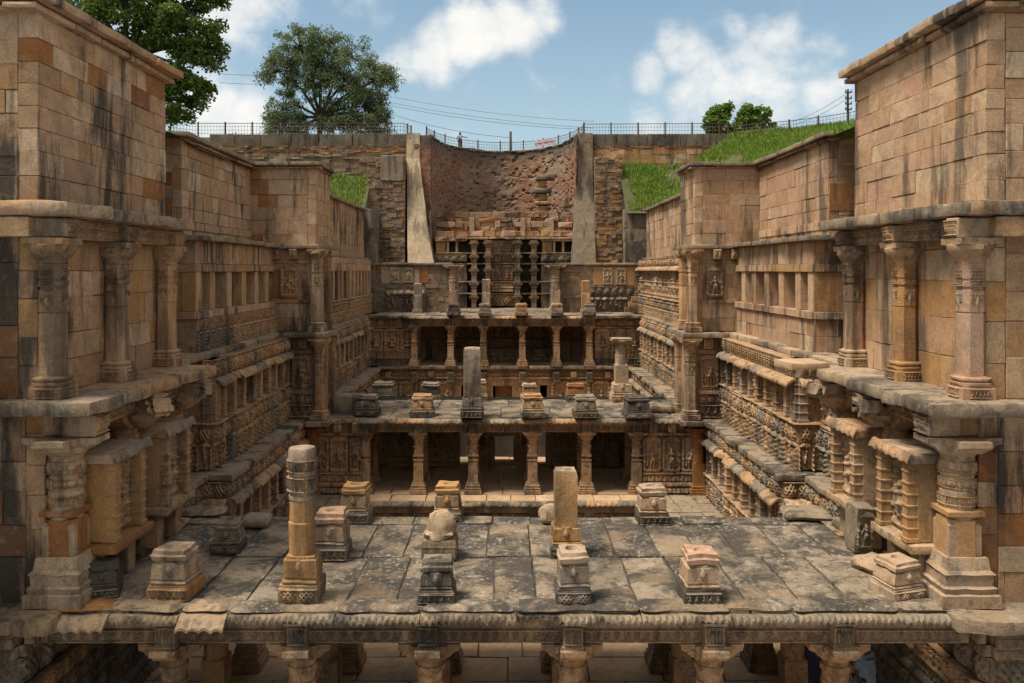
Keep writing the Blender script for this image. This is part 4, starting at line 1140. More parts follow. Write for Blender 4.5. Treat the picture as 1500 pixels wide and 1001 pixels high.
# ------------------------------------------------------------------ tiered side walls between the near and the middle pavilion
for s in (1, -1):
    sd = SIDE[s]
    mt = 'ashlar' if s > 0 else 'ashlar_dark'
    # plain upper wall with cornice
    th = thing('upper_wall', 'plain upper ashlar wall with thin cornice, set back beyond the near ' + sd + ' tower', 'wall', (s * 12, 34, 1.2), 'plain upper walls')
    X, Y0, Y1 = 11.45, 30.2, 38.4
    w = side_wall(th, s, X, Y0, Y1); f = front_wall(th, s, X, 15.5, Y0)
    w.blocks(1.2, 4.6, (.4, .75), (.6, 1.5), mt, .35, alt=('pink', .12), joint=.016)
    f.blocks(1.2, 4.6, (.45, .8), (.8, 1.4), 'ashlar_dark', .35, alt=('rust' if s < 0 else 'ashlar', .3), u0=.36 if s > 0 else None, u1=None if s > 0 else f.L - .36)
    if s > 0:
        f.box('block', .02, 1.2, 2.1, 3.1, .03, .3, 'rust')
    w.blocks(1.45, 1.75, (.3, .3), (1, 2), mt, .1, .05, core=False)
    for ww, e in ((w, kw(s, .3, 0)), (f, kw(1 if s < 0 else -1, .1, .1))):
        ww.ledge(4.7, .12, .12, 'ashlar_dark', (1, 1.8), .5, amp=.015, front=.03, name='cornice_moulding', **e)
        ww.ledge(4.9, .19, .3, 'ledge', (1, 2), .6, amp=.03, front=.06, name='cornice_slab', **e)
    # pier flanking the middle pavilion
    th = thing('stone_pier', 'tall plain stone pier with a dancing figure panel on the ' + sd + ' of the middle pavilion', 'pier', (s * 10, 40, ROOF2), 'tall piers beside the middle pavilion')
    X, Y0, Y1 = 8.55, 38.5, 41.6
    f = front_wall(th, s, X, 11.6, Y0); w = side_wall(th, s, X, Y0, Y1)
    f.blocks(1.15, 4.6, (.4, .7), (.7, 1.6), mt, .35, u0=.36 if s > 0 else None, u1=None if s > 0 else f.L - .36, alt=('rust', .1) if s < 0 else ('pink', .2))
    w.blocks(1.15, 4.6, (.4, .7), (.6, 1.2), 'ashlar', .35)
    link('wall_fill', mesh('wall_fill', [(s * (X + .3), Y0 + .35, -6.6), (s * 14, Y0 + .35, -6.6), (s * 14, Y1 - .02, -6.6), (s * (X + .3), Y1 - .02, -6.6), (s * (X + .3), Y0 + .35, 4.7), (s * 14, Y0 + .35, 4.7), (s * 14, Y1 - .02, 4.7), (s * (X + .3), Y1 - .02, 4.7)],
                      [[4, 5, 6, 7], [2, 3, 7, 6], [3, 0, 4, 7], [0, 1, 5, 4], [1, 2, 6, 5]], 'ashlar_dark'), th)
    for ww, e in ((f, kw(1 if s < 0 else -1, .25, 0)), (w, kw(s, .1, .2))):
        ww.ledge(4.68, .12, .12, 'ashlar_dark', (1, 1.8), .5, amp=.015, front=.03, name='cornice_moulding', **e)
        ww.ledge(4.88, .19, .3, 'ledge', (1, 2), .6, amp=.03, front=.06, name='cornice_slab', **e)
        ww.ledge(1.15, .2, .4, 'ledge', (1, 2), .6, amp=.03, front=.08, **e)
    # middle stage with relief panel
    f.blocks(-2.75, .95, (.5, .8), (.8, 1.6), mt, .35, -.02, u0=.36 if s > 0 else None, u1=None if s > 0 else f.L - .36); w.blocks(-2.75, .95, (.5, .8), (.6, 1.2), 'ashlar', .35, -.02)
    Uf = (lambda x: x - X) if s > 0 else (lambda x: f.L - (x - X))
    f.box('string_course', min(Uf(8.8), Uf(10.5)), max(Uf(8.8), Uf(10.5)), .3, .42, .05, .2, 'carved')
    f.box('string_course', min(Uf(8.8), Uf(10.5)), max(Uf(8.8), Uf(10.5)), -1.48, -1.33, .05, .2, mt)
    mw, mh, sets = REL['niche']
    f.put('sculpture', sets[0 if s < 0 else 2][2 if s > 0 else 4], Uf(9.45 if s > 0 else 9.75), .04, -1.2, .8 / mw, 1.3, 1.35 / mh)
    if s < 0: f.box('block', Uf(10.5) + .02, Uf(10.5) + .55, -1.25, .05, .03, .2, 'rust')
    for x in (9.5, 10.3): bracket_block(f, 0, Uf(x), .5, .94, .36, .4, 'carved', 'lattice', .4)
    column(th, s * (X - .12), Y0 - .12, -2.75, .95, .26, 'ashlar' if s > 0 else 'carved_pale', 0, (), True, 'pil')
    column(th, s * (X - .12), Y0 + 1.9, -2.75, .95, .2, 'ashlar', 0, (), True, 'pil')
    # ledge and lower stage
    f.ledge(-2.78, .24, .75, 'ledge', (1.0, 1.9), 1.0, amp=.05, front=.14, **kw(1 if s < 0 else -1, .7, 0))
    w.ledge(-2.8, .24, .6, 'ledge', (1.0, 1.9), 1.0, amp=.05, front=.14, **kw(s, 0, .2))
    X2_ = 8.25
    f2 = front_wall(th, s, X2_, 10.4, Y0 - .15); w2 = side_wall(th, s, X2_, Y0 - .15, Y1)
    f2.core(ROOF2, -3.0, 0, .6, 'carved'); w2.blocks(ROOF2, -3.0, (.6, .9), (.8, 1.4), 'ashlar', .3, 0)
    U2 = (lambda x: x - X2_) if s > 0 else (lambda x: f2.L - (x - X2_))
    a, b = sorted((U2(8.6), U2(10.3)))
    f2.box('lintel', a, b, -3.75, -3.55, .14, .3, 'carved')
    for x in (9.05, 9.85): bracket_block(f2, 0, U2(x), -3.5, -3.03, .4, .4, 'carved', 'lattice', .4)
    f2.rel('niche', -5.3, -3.8, .02, 0, None, min(U2(8.75), U2(9.6)), max(U2(8.75), U2(9.6)))
    f2.rel('lotus', -5.55, -5.3, .04, 0, None, a, b); f2.rel('lattice', -6.0, -5.55, .02, 0, None, a, b); f2.rel('people', -6.6, -6.05, .02, 0, None, a, b)
    column(th, s * (X2_ + .05), Y0 - .3, ROOF2, -3.03, .28, 'carved_pale' if s > 0 else 'carved', 0, (), True, 'pil')
    column(th, s * (X2_ - .1), Y0 + 1.6, ROOF2, -3.03, .2, 'carved', 0, (), True, 'pil')
    f2.ledge(ROOF2 - .02, .24, .8, 'ledge', (1.0, 1.9), 1.2, amp=.05, front=.14, **kw(1 if s < 0 else -1, .5, 0))
    w2.ledge(ROOF2 - .03, .24, .4, 'ledge', (1.0, 1.9), 1.2, amp=.04, front=.1)

    # window gallery
    th = thing('window_gallery', ('gallery of deep square-posted windows over pale plain blocks' if s > 0 else 'gallery of deep square-posted windows over a red-brown carved frieze'), 'wall', (s * 11, 34, -2.75), 'window galleries')
    X, Y0, Y1 = 10.4, 28.7, 38.4
    w = side_wall(th, s, X, Y0, Y1); f = front_wall(th, s, X, 12.6, Y0)
    w.ledge(1.2, .2, .35, 'ledge', (1, 2), 1.2, amp=.03, front=.07, **kw(s, .3, 0)); f.ledge(1.19, .2, .3, 'ledge', (1, 2), .8, amp=.03, front=.05)
    w.blocks(.22, 1.0, (.78, .8), (.7, 1.2), mt, .5, core=False); f.blocks(.22, 1.0, (.78, .8), (.7, 1.2), 'ashlar_dark', .4, u0=.36 if s > 0 else None, u1=None if s > 0 else f.L - .36)
    w.blocks(-.06, .22, (.28, .28), (1.2, 1.9), mt, .55, .05, core=False, name='lintel', alt=('ochre', .3)); f.blocks(-.06, .22, (.28, .28), (1.2, 1.9), 'ashlar_dark', .4, .05, name='lintel')
    w.blocks(-1.66, -1.4, (.26, .26), (1.2, 1.9), mt, .6, .1, core=False, name='sill'); f.blocks(-1.66, -1.4, (.26, .26), (1.2, 1.9), 'ashlar_dark', .4, .1, name='sill')
    w.core(-1.4, -.06, -.95, .4, 'ashlar_dark', name='window_back')
    f.blocks(-1.4, -.06, (1.3, 1.34), (1.0, 1.3), 'ochre', .4, .0)
    U = (lambda y: Y1 - y) if s > 0 else (lambda y: y - Y0)
    for y in (29.05, 30.35, 32.2, 34.0, 35.75, 37.3):
        w.box('window_post', U(y) - .27, U(y) + .27, -1.4, -.06, 0, .5, 'ashlar', .015, .006)
    if s > 0:
        w.blocks(-2.78, -1.66, (.5, .58), (.7, 1.1), 'ashlar', .4, alt=('pink', .25)); f.blocks(-2.78, -1.66, (.5, .58), (.6, .9), 'ashlar_dark', .4, u0=.36)
    else:
        w.core(-2.78, -1.66, 0, .5, 'carved'); f.core(-2.78, -1.66, 0, .5, 'carved')
        w.rel('pendant', -2.05, -1.68, .06, 0, 1.0); w.rel('arch', -2.76, -2.07, .04, (0, 1, 0), 1.2)

    # two carved tiers, stepping in
    th = thing('carved_side_wall', 'two tiers of carved niches and ribbed eaves under the ' + ('plain-based' if s > 0 else 'frieze-based') + ' window gallery', 'wall', (s * 10, 33, FLOOR2), 'carved side walls of the front court')
    Y1 = 38.3
    w = side_wall(th, s, 10.1, 21.1, Y1)
    w.ledge(-2.77, .23, .15, 'ledge', (1.2, 2.2), 1.0, amp=.04, front=.12, alt=('carved_pale', .3))
    def tier(X, ya, yb, z1, z0, k, shelf, cols=True, mats=(0, 0, 1), low=('lattice', 'arch')):
        """frieze, ribbed eave, niches behind colonnettes, shelf, lower friezes"""
        w = side_wall(th, s, X, ya, yb); f = front_wall(th, s, X, X + 1.9, ya)
        H = z1 - z0; ze = z1 - H * .17; zs = z0 + H * (.44 if k == 0 else .34)
        for q, ww in enumerate((w, f)):
            e0 = .0
            ww.core(z0, z1, -.55, .5, 'carved'); ww.core(ze, z1, -.02, .55, 'carved'); ww.core(z0, zs - .1, -.02, .55, 'carved')
            ww.rel('pendant' if k == 0 and s > 0 else 'lattice', ze + .03, z1, .02, mats, 1.2)
            ww.eave(ze + .02, .06, (0, 2, 3, 4) if q == 0 else (0, 4), 1.15 + .2 * k, .95)
            n = max(2, round(ww.L / 1.15))
            for j in range(n):
                c = (j + .5) * ww.L / n
                ww.put('sculpture', R.choice(REL['niche'][2][R.choice(mats)]), c, -.16 - .12 * (j % 2), zs, (ww.L / n - .26) / .62, 1.4, (ze - zs - .02) / 1.25)
            for j in range(n + 1):
                c = min(max(j * ww.L / n, .16), ww.L - .16)
                m_ = R.choice(COLON)
                ww.put('colonnette', m_, c, -.05, zs, 1.15, 1.15, (ze - zs) / 1.5)
                ww.box('pier_block', c - .13, c + .13, zs, ze, -.16, .4, 'carved')
            ww.ledge(zs, .1, shelf, 'carved', (1.1, 1.9), .8, amp=.03, front=.08, **(kw(s, shelf, 0) if q == 0 else {}))
            zb = zs - .1; hh = (zb - z0)
            ww.rel(low[0], zb - hh * .40, zb, .06, mats, 1.0, jog=.06); ww.rel(low[1], z0, zb - hh * .4, .05, mats, 1.15, jog=.1)
    tier(9.75, 28.4, Y1, -3.0, ROOF2, 0, .22, mats=(0, 0, 1) if s > 0 else (0, 0, 0, 1))
    w = side_wall(th, s, 10.6, 21.1, 28.4); w.core(ROOF2, -2.95, -.02, .6, 'carved')
    w.rel('lattice', -3.6, -3.0, .05, 0, 1.2); w.eave(-3.6, .1); w.rel('niche', -5.1, -3.7, .0, (0, 1), .8); w.ledge(-5.1, .12, .3, 'carved', (1.2, 2)); w.rel('lattice', -5.8, -5.22, .12, (0, 1), 1.0); w.rel('arch', ROOF2, -5.8, .1, (0, 1), 1.5)
    w = side_wall(th, s, 9.2, 28.2, Y1); f = front_wall(th, s, 9.2, 10.8, 28.2)
    w.ledge(ROOF2 - .04, .24, .32, 'ledge', (1.2, 2.2), 1.0, amp=.05, front=.14, alt=('roof', .4), **kw(s, .3, 0)); f.ledge(ROOF2 - .05, .22, .3, 'ledge', (1.0, 1.6), .7, amp=.04, front=.1)
    tier(9.1, 28.0, Y1, ROOF2 - .3, FLOOR2, 1, .25, mats=(0, 1, 0), low=('lattice', 'arch'))
    w = side_wall(th, s, 10.05, 21.1, 28.1); w.core(FLOOR2, ROOF2 - .2, -.02, .6, 'carved')
    w.ledge(ROOF2 - .045, .22, .3, 'ledge', (1.2, 2.2), 1.6, amp=.05, front=.14)
    w.rel('lattice', -7.5, -6.92, .1, (0, 1), 1.0); w.eave(-7.5, .12, (1, 2, 3)); w.rel('niche', -9.0, -7.6, .02, (0, 1), .8); w.rel('mould', FLOOR2, -9.0, .1, (0, 1), 1.1)

    # ------------------------------------------------ side walls of the back court
    th = thing('carved_court_wall', ('far side wall of carved tiers with an eave and a row of figures on top' if s > 0 else 'far side wall of carved tiers topped by a small post-windowed gallery'), 'wall', (s * 9.5, 52, FLOOR2), 'carved side walls of the back court')
    Ya, Yb = 41.7, 63.5
    w = side_wall(th, s, 10.9, 50, 66); w.blocks(.9, 4.5, (.45, .7), (.7, 1.4), mt, .35)
    w.ledge(4.7, .2, .3, 'ledge', (1.4, 2.4), .6, amp=.03, front=.06, name='cornice_slab'); w.ledge(.95, .2, .45, 'ledge', (1.4, 2.4), .9, amp=.05, front=.12)
    f = front_wall(th, s, 10.9, 14, 50); f.blocks(.9, 4.5, (.5, .7), (.7, 1.4), 'ashlar_dark', .35)
    w = side_wall(th, s, 10.1, Ya, Yb); w.core(-3.2, .8, -.3, .6, 'carved')
    if s > 0:
        w.eave(.25, .1, (0, 2, 4), 1.5); w.rel('lattice', .25, .75, .1, 0, 1.3); w.rel('niche', -1.75, .1, -.1, (0, 2), 1.0); w.ledge(-1.75, .12, .3, 'carved', (1.6, 2.4)); w.rel('arch', -3.15, -2.5, .1, 0, 1.3); w.rel('worn', -2.5, -1.9, .1, (0, 2 if False else 1), 1.6)
    else:
        w.blocks(-.05, .75, (.4, .5), (1, 1.6), 'ashlar', .4, .1, core=False)
        n = 16
        for k in range(n + 1): w.box('window_post', max(0, k * w.L / n - .2), min(w.L, k * w.L / n + .2), -1.75, -.05, .1, .4, 'ashlar')
        w.ledge(-1.75, .14, .3, 'carved', (1.6, 2.4)); w.rel('arch', -3.15, -2.5, .1, 0, 1.3); w.rel('worn', -2.5, -1.9, .1, 0, 1.6)
    w = side_wall(th, s, 9.9, Ya, 61); w.ledge(ROOF3 - .02, .2, .35, 'ledge', (1.3, 2.4), 1.0, amp=.05, front=.15)
    w = side_wall(th, s, 9.6, Ya, 61)
    w.core(FLOOR3, ROOF3 - .15, -.4, .5, 'carved'); w.core(-4.0, ROOF3 - .15, 0, .5, 'carved'); w.core(FLOOR3, -5.6, 0, .5, 'carved')
    w.rel('lattice', -3.95, -3.38, .04, (0, 0, 1), 1.3); w.eave(-3.93, .08, (0, 1, 2, 3), 1.4, .9)
    n = 14
    for k in range(n):
        w.put('sculpture', R.choice(REL['niche'][2][R.choice((0, 0, 1))]), (k + .5) * w.L / n, -.1, -5.5, 1.7, 1.5, 1.5 / 1.25)
        w.put('colonnette', R.choice(COLON), k * w.L / n + .1, .02, -5.5, 1.3, 1.3, 1.03)
    w.ledge(-5.5, .12, .25, 'carved', (1.4, 2.2), .6, amp=.03, front=.08)
    w.rel('lattice', -6.1, -5.62, .08, (0, 0, 1), 1.1); w.rel('arch', FLOOR3, -6.1, .06, (0, 1), 1.3)
    w = side_wall(th, s, 8.9, Ya, 59.4); w.ledge(FLOOR3 - .02, .22, .38, 'ledge', (1.3, 2.4), 1.1, amp=.06, front=.2)
    w.core(FLOOR2, FLOOR3 - .15, -.1, .5, 'carved'); w.rel('lattice', -7.5, -6.97, .02, (0, 1), 1.2); w.eave(-7.5, .05, (1, 2, 3), 1.4, .9, skip=.2); w.rel('niche', -9.0, -7.6, -.05, (0, 1), .9); w.rel('mould', FLOOR2, -9.0, .05, (0, 1), 1.2)

# ------------------------------------------------------------------ terrace walls on the far roof, and the well
def patch_panel(w, u0, u1, z0, z1, fill, figs):
    w.box('panel', u0, u1, z0, z1, .03, .2, fill, .02)
    mw, mh, sets = REL['niche']
    for q in figs: w.put('sculpture', sets[2][q[1]], q[0], .05, z0 + .05, .75 / mw, .8, (z1 - z0 - .1) / mh)
th = thing('terrace_wall', 'patched dark masonry wall with two small figure panels on the left of the upper terrace', 'wall', (-7.4, 64, ROOF3), 'terrace walls')
w = Wall(th, (-11.0, 64), (-3.9, 64))
w.blocks(ROOF3, .35, (.22, .5), (.4, 1.0), 'rubble', .5, proud=.04, jit=.02, alt=('carved_grey', .3))
w.ledge(.55, .2, .2, 'ledge', (1.5, 2.6), .9, amp=.03, front=.06)
patch_panel(w, 1.7, 4.6, -1.0, .25, 'carved_pale', ((2.75, 0), (3.75, 3)))
w.box('panel', 4.62, 5.2, -.95, .2, .04, .2, 'rust'); w.rel('worn', -2.9, -1.5, .05, 1, 1.2, 2.0, 5.0)
column(th, -3.85, 63.8, ROOF3, .4, .34, 'carved_pale')
th = thing('terrace_wall', 'terrace wall on the right with a stepped stair edge and two small figure panels', 'wall', (7.0, 64, ROOF3), 'terrace walls')
w = Wall(th, (3.6, 64), (10.9, 64))
w.blocks(ROOF3, .35, (.25, .55), (.4, 1.1), 'rubble', .5, proud=.03, jit=.015, alt=('plaster_grey', .35))
w.ledge(.55, .2, .2, 'ledge', (1.5, 2.6), .9, amp=.03, front=.06)
patch_panel(w, 3.0, 6.1, -1.15, .25, 'ochre', ((4.1, 1), (5.1, 5)))
w.rel('lattice', -1.9, -1.25, .04, 1, 1.1, 2.6, 6.0); w.rel('worn', -2.9, -2.0, .04, 1, 1.2, 2.6, 5.6)
for k in range(8):
    w.box('stair_step', 5.3 + k * .26, 7.28, ROOF3 + k * .4, ROOF3 + .4 + k * .4 - .02, .32 - .02 * (k % 2), .5, ('rubble', 'ochre', 'carved_pale')[k % 3], .02, .015)
column(th, 3.75, 63.8, ROOF3, .4, .34, 'carved_pale')

th = thing('well_niche', 'dark recess of stacked bracket columns at the foot of the brick well', 'wall', (-.2, 70, ROOF3))
w = Wall(th, (-5.9, 72.4), (5.7, 72.4))
w.core(ROOF3, 2.75, 0, .5, 'black')  # back of the recess coloured black for its shade
c = 5.9 - .25
for k, (za, zb, key) in enumerate(((-3.0, -2.0, 'lattice'), (-1.85, -1.0, 'mould'), (-.9, .5, 'niche_seated'), (.65, 1.4, 'pendant'), (1.5, 2.5, 'niche_seated'))):
    w.box('panel', c - 1.05, c + 1.05, za, zb, .9, .6, 'carved', .02); w.rel(key, za + .06, zb - .06, .92, 0, None, c - .95, c + .95); w.ledge(zb + .1, .14, 1.15, 'carved', (11.6, 11.7), .3, amp=.04, front=.1) if k < 4 else None
def bracket_stack(name, x, y, z0, z1, n, r, mat, th, g=None):
    L = []; h = (z1 - z0) / n
    for k in range(n):
        z = z0 + k * h
        L += [(z, r * .8, 's'), (z + h * .46, r * .78, 's'), (z + h * .48, r * .95, 's'), (z + h * .60, r * 1.0, 's'), (z + h * .61, r * .85, 'q'), (z + h * .70, (r * 1.5, r * 1.2), 's'), (z + h * .84, (r * 1.6, r * 1.3), 's'), (z + h * .85, r * 1.1, 's'), (z + h * .97, r * 1.15, 's'), (z + h * .98, r * .85, 's')]
    return link(name, loft(name, L, mat, 24, .03, n), th, T(x, y, 0))
for x, y in ((-1.42, 71.0), (1.02, 71.0), (-2.6, 71.4), (2.4, 71.4)):
    bracket_stack('bracket_column', x, y, ROOF3, 2.5, 5, .27, 'rubble', th)
for x0, x1 in ((-5.9, -3.2), (3.0, 5.7)):
    w2 = Wall(th, (x0, 71.5), (x1, 71.5))
    w2.blocks(ROOF3, .6, (.4, .6), (.6, 1.0), 'carved_grey', .4); w2.blocks(.7, 1.3, (.6, .62), (.8, 1.2), 'carved_grey', .6, .2); w2.rel('lattice', .72, 1.25, .22, 1, 1.2)
    w2.box('block', .1, .9, 1.4, 2.4, .0, .4, 'ochre'); w2.box('post', 1.0, 1.2, 1.4, 2.4, .1, .4, 'carved'); w2.box('post', 1.75, 1.95, 1.4, 2.4, .1, .4, 'carved'); w2.ledge(2.6, .2, .3, 'carved', (2.6, 2.8), .6)
w.ledge(2.8, .22, 1.3, 'carved', (1.0, 2.2), 1.2, amp=.06, front=.25)
for za, zb, of, m1, m2 in ((2.85, 3.3, .5, 'ochre', 'pink'), (3.3, 3.62, .35, 'rust', 'carved'), (3.62, 4.1, .3, 'rubble', 'pink'), (4.1, 4.45, .1, 'rust', 'rubble'), (4.45, 4.95, .0, 'rubble', 'brick')):
    w.blocks(za, zb, (zb - za, zb - za + .01), (.35, 1.5), m1, .6, of, proud=.22, jit=.06, b=.03, alt=(m2, .5), core=False)
for u in (3.1, 7.4, 9.8): w.box('post', u - .2, u + .2, 2.85, 4.4, .6, .5, 'carved_pale', .03, .02)

# curved brick wall: an elliptical shaft open to the camera
def well_wall():
    nt, nz = 190, 100
    a = np.linspace(math.pi * 1.03, -math.pi * .03, nt); z = np.linspace(2.7, RIM + .05, nz)
    A, Z = np.meshgrid(a, z)
    u = A * 8.0
    N = fbm(np.stack([u * 1.3, Z * 1.5, Z * 0], -1), 4, 9) + .6 * fbm(np.stack([u * .35, Z * .5, Z * 0], -1), 3, 31)
    pit = np.clip(fbm(np.stack([u * 2.2, Z * 3.4, Z * 0 + 5], -1), 3, 77) - .12, 0, 1)
    cour = .03 * np.sign(np.sin(Z * 2 * math.pi / .32))
    r = 1 + (N * .08 + pit * .42) / 8.0 + .012 * (Z < 4.6) * np.sin(u * 3)
    edge = np.where(Z > RIM - .3, .25 * fbm(np.stack([u * .6, u * 0, u * 0], -1), 3, 12), 0)
    V = np.stack([-.15 + 6.1 * np.cos(A) * r, 72.1 + 10.2 * np.sin(A) * r, Z + edge], -1).reshape(-1, 3)
    F = [[j * nt + i, j * nt + i + 1, (j + 1) * nt + i + 1, (j + 1) * nt + i] for j in range(nz - 1) for i in range(nt - 1)]
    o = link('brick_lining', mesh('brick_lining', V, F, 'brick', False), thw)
    for s_, xa, xb in ((-1, -8.3, -6.15), (1, 5.85, 7.4)):
        me = rough_box('return_wall', xb - xa, .5, RIM - .5, (8, 2, 36), .16, 'brick', 5 + s_, 1.2, .03)
        link('return_wall', me, thw, T((xa + xb) / 2, 72.18, RIM + .02))
    # broken coping on top
    for k in range(26):
        t0 = math.pi * (1 - (k + .5) / 26)
        me = rough_box('coping_stone', 1.02, .8, R.uniform(.14, .3), (6, 5, 2), .07, 'concrete', k, 2.0, .04)
        x, y = -.15 + 6.35 * math.cos(t0), 72.1 + 10.5 * math.sin(t0)
        tg = math.atan2(-10.2 * math.cos(t0), 6.1 * math.sin(t0))
        link('coping_stone', me, thw, T(x, y, RIM + .12 + R.uniform(-.06, .03), tg))
thw = thing('well_wall', 'tall curved red brick wall of the well shaft with patches of plaster fallen away', 'wall', (-.15, 80, 2.7))
well_wall()
for k, (za, zb, wx, dx, mt_) in enumerate(((2.9, 4.4, 1.0, 0, 'rust'), (4.4, 4.9, 1.35, 0, 'carved'), (4.9, 5.7, .95, .05, 'ochre'), (5.7, 6.1, 1.2, -.05, 'carved'), (6.1, 6.75, .85, 0, 'ochre'), (6.75, 7.25, 1.9, -.15, 'carved_grey'), (7.25, 7.9, .8, -.1, 'ochre'), (7.9, 8.35, 1.7, .25, 'carved_grey'), (8.2, 8.55, 1.0, .75, 'carved_grey'))):
    link('bracket_stone', rough_box('bracket_stone', wx, 1.1, zb - za - .02, (6, 5, 4), .09, mt_, k + 3, 2, .04), thw, T(3.3 + dx, 75.6 - .15 * (k % 2), zb))

# plastered buttresses at the mouth of the shaft
def buttress(name, label, mat, xa, xb, xc, xd, y0, y1, g):
    """front face from xa..xb at the foot to xc..xd at the top; foot stands forward"""
    nz, nx = 26, 8
    V = []; 
    for j in range(nz + 1):
        t_ = j / nz; z = .6 + (RIM + .15 - .6) * t_
        ease = min(1, t_ * 1.25)
        l, r_ = xa + (xc - xa) * ease, xb + (xd - xb) * ease ** .8
        y = y0 + (y1 - y0) * ease
        for (x, yy) in [(l, 73.2)] + [(l + (r_ - l) * i / nx, y) for i in range(nx + 1)] + [(r_, 73.2)]:
            V.append((x, yy, z))
    V = np.array(V); V = V + .07 * np.stack([fbm(V * .8, 3, 3), fbm(V * 1.3, 3, 4), V[:, 0] * 0], -1)
    m = nx + 3
    F = [[j * m + i, j * m + i + 1, (j + 1) * m + i + 1, (j + 1) * m + i] for j in range(nz) for i in range(m - 1)]
    F.append([nz * m + i for i in range(m)])
    return tag(link(name, mesh(name, V, F, mat)), label, 'buttress', g)
buttress('buttress', 'pale plastered sloping buttress left of the brick well', 'plaster', -8.0, -5.85, -8.3, -7.2, 70.0, 71.9, 'buttresses of the well')
buttress('buttress', 'grey stained plaster buttress right of the brick well', 'plaster_grey', 5.45, 7.45, 6.2, 7.35, 70.0, 71.9, 'buttresses of the well')
for s, x0, x1, lab in ((-1, 8.3, 11.4, 'rough stone-coursed pier with a blackened square top, beside the pale buttress'), (1, 7.4, 9.7, 'rough stone-coursed pier of ochre rubble beside the grey buttress')):
    th = thing('rubble_pier', lab, 'pier', (s * 9, 70.8, .6), 'rubble piers by the well')
    w = front_wall(th, s, x0, x1, 70.6)
    w.blocks(.5, 9.35, (.16, .34), (.3, .9), 'rubble', .6, proud=.06, jit=.025, b=.02, alt=('ochre', .18) if s > 0 else ('plaster_grey', .2))
    w.box('wall_fill', .05, w.L - .05, .5, 9.3, -.3, 2.0, 'rubble')
    if s < 0: w.box('plaster_patch', 1.1, 3.0, 7.4, 9.45, .09, .3, 'plaster_grey', .03, .02)
    th = thing('low_wall', 'low soot-dark stepped wall holding back the grass on the ' + SIDE[s] + ' of the well', 'wall', (s * 11, 68, .6), 'low walls below the grass')
    w = front_wall(th, s, 9.5 if s > 0 else 10.2, 13.2, 68)
    for (za, zb, of) in ((.5, 2.3, .5), (2.3, 3.3, .25), (3.3, 4.9, 0)):
        w.ledge(zb, zb - za, of, 'plaster_grey', (1.6, 2.2), 1.2, amp=.12, front=.1, name='wall_slab')

# retaining walls to either side
for s, x0, x1 in ((-1, 8.2, 25.0), (1, 7.3, 19.2)):
    th = thing('retaining_wall', ('long dark rubble retaining wall with a red brick band at the left of the well' if s < 0 else 'retaining wall with ochre ashlar courses under a dark cement top at the right of the well'), 'wall', (s * 14, 72.3, 4), 'retaining walls under the railing')
    w = front_wall(th, s, x0, x1, 72.2)
    if s < 0:
        w.blocks(6.3, 10.0, (.2, .36), (.6, 1.9), 'plaster_grey', .5, proud=.08, jit=.03, alt=('rubble', .35)); w.blocks(10.0, 10.5, (.16, .2), (.3, .7), 'rust', .5, proud=.04, jit=.02, alt=('rubble', .5))
    else:
        w.blocks(6.3, 8.6, (.25, .4), (.6, 1.6), 'rubble', .5, proud=.05, jit=.02); w.blocks(8.6, 10.2, (.36, .45), (.8, 1.6), 'ochre', .5, proud=.03, alt=('ashlar', .5)); w.blocks(10.2, 10.5, (.15, .16), (.3, .6), 'rust', .4, proud=.04, jit=.02)
    w.ledge(RIM + .12, 1.05, .04, 'concrete', (2.0, 3.2), 1.2, amp=.1, front=.06, name='cement_top')

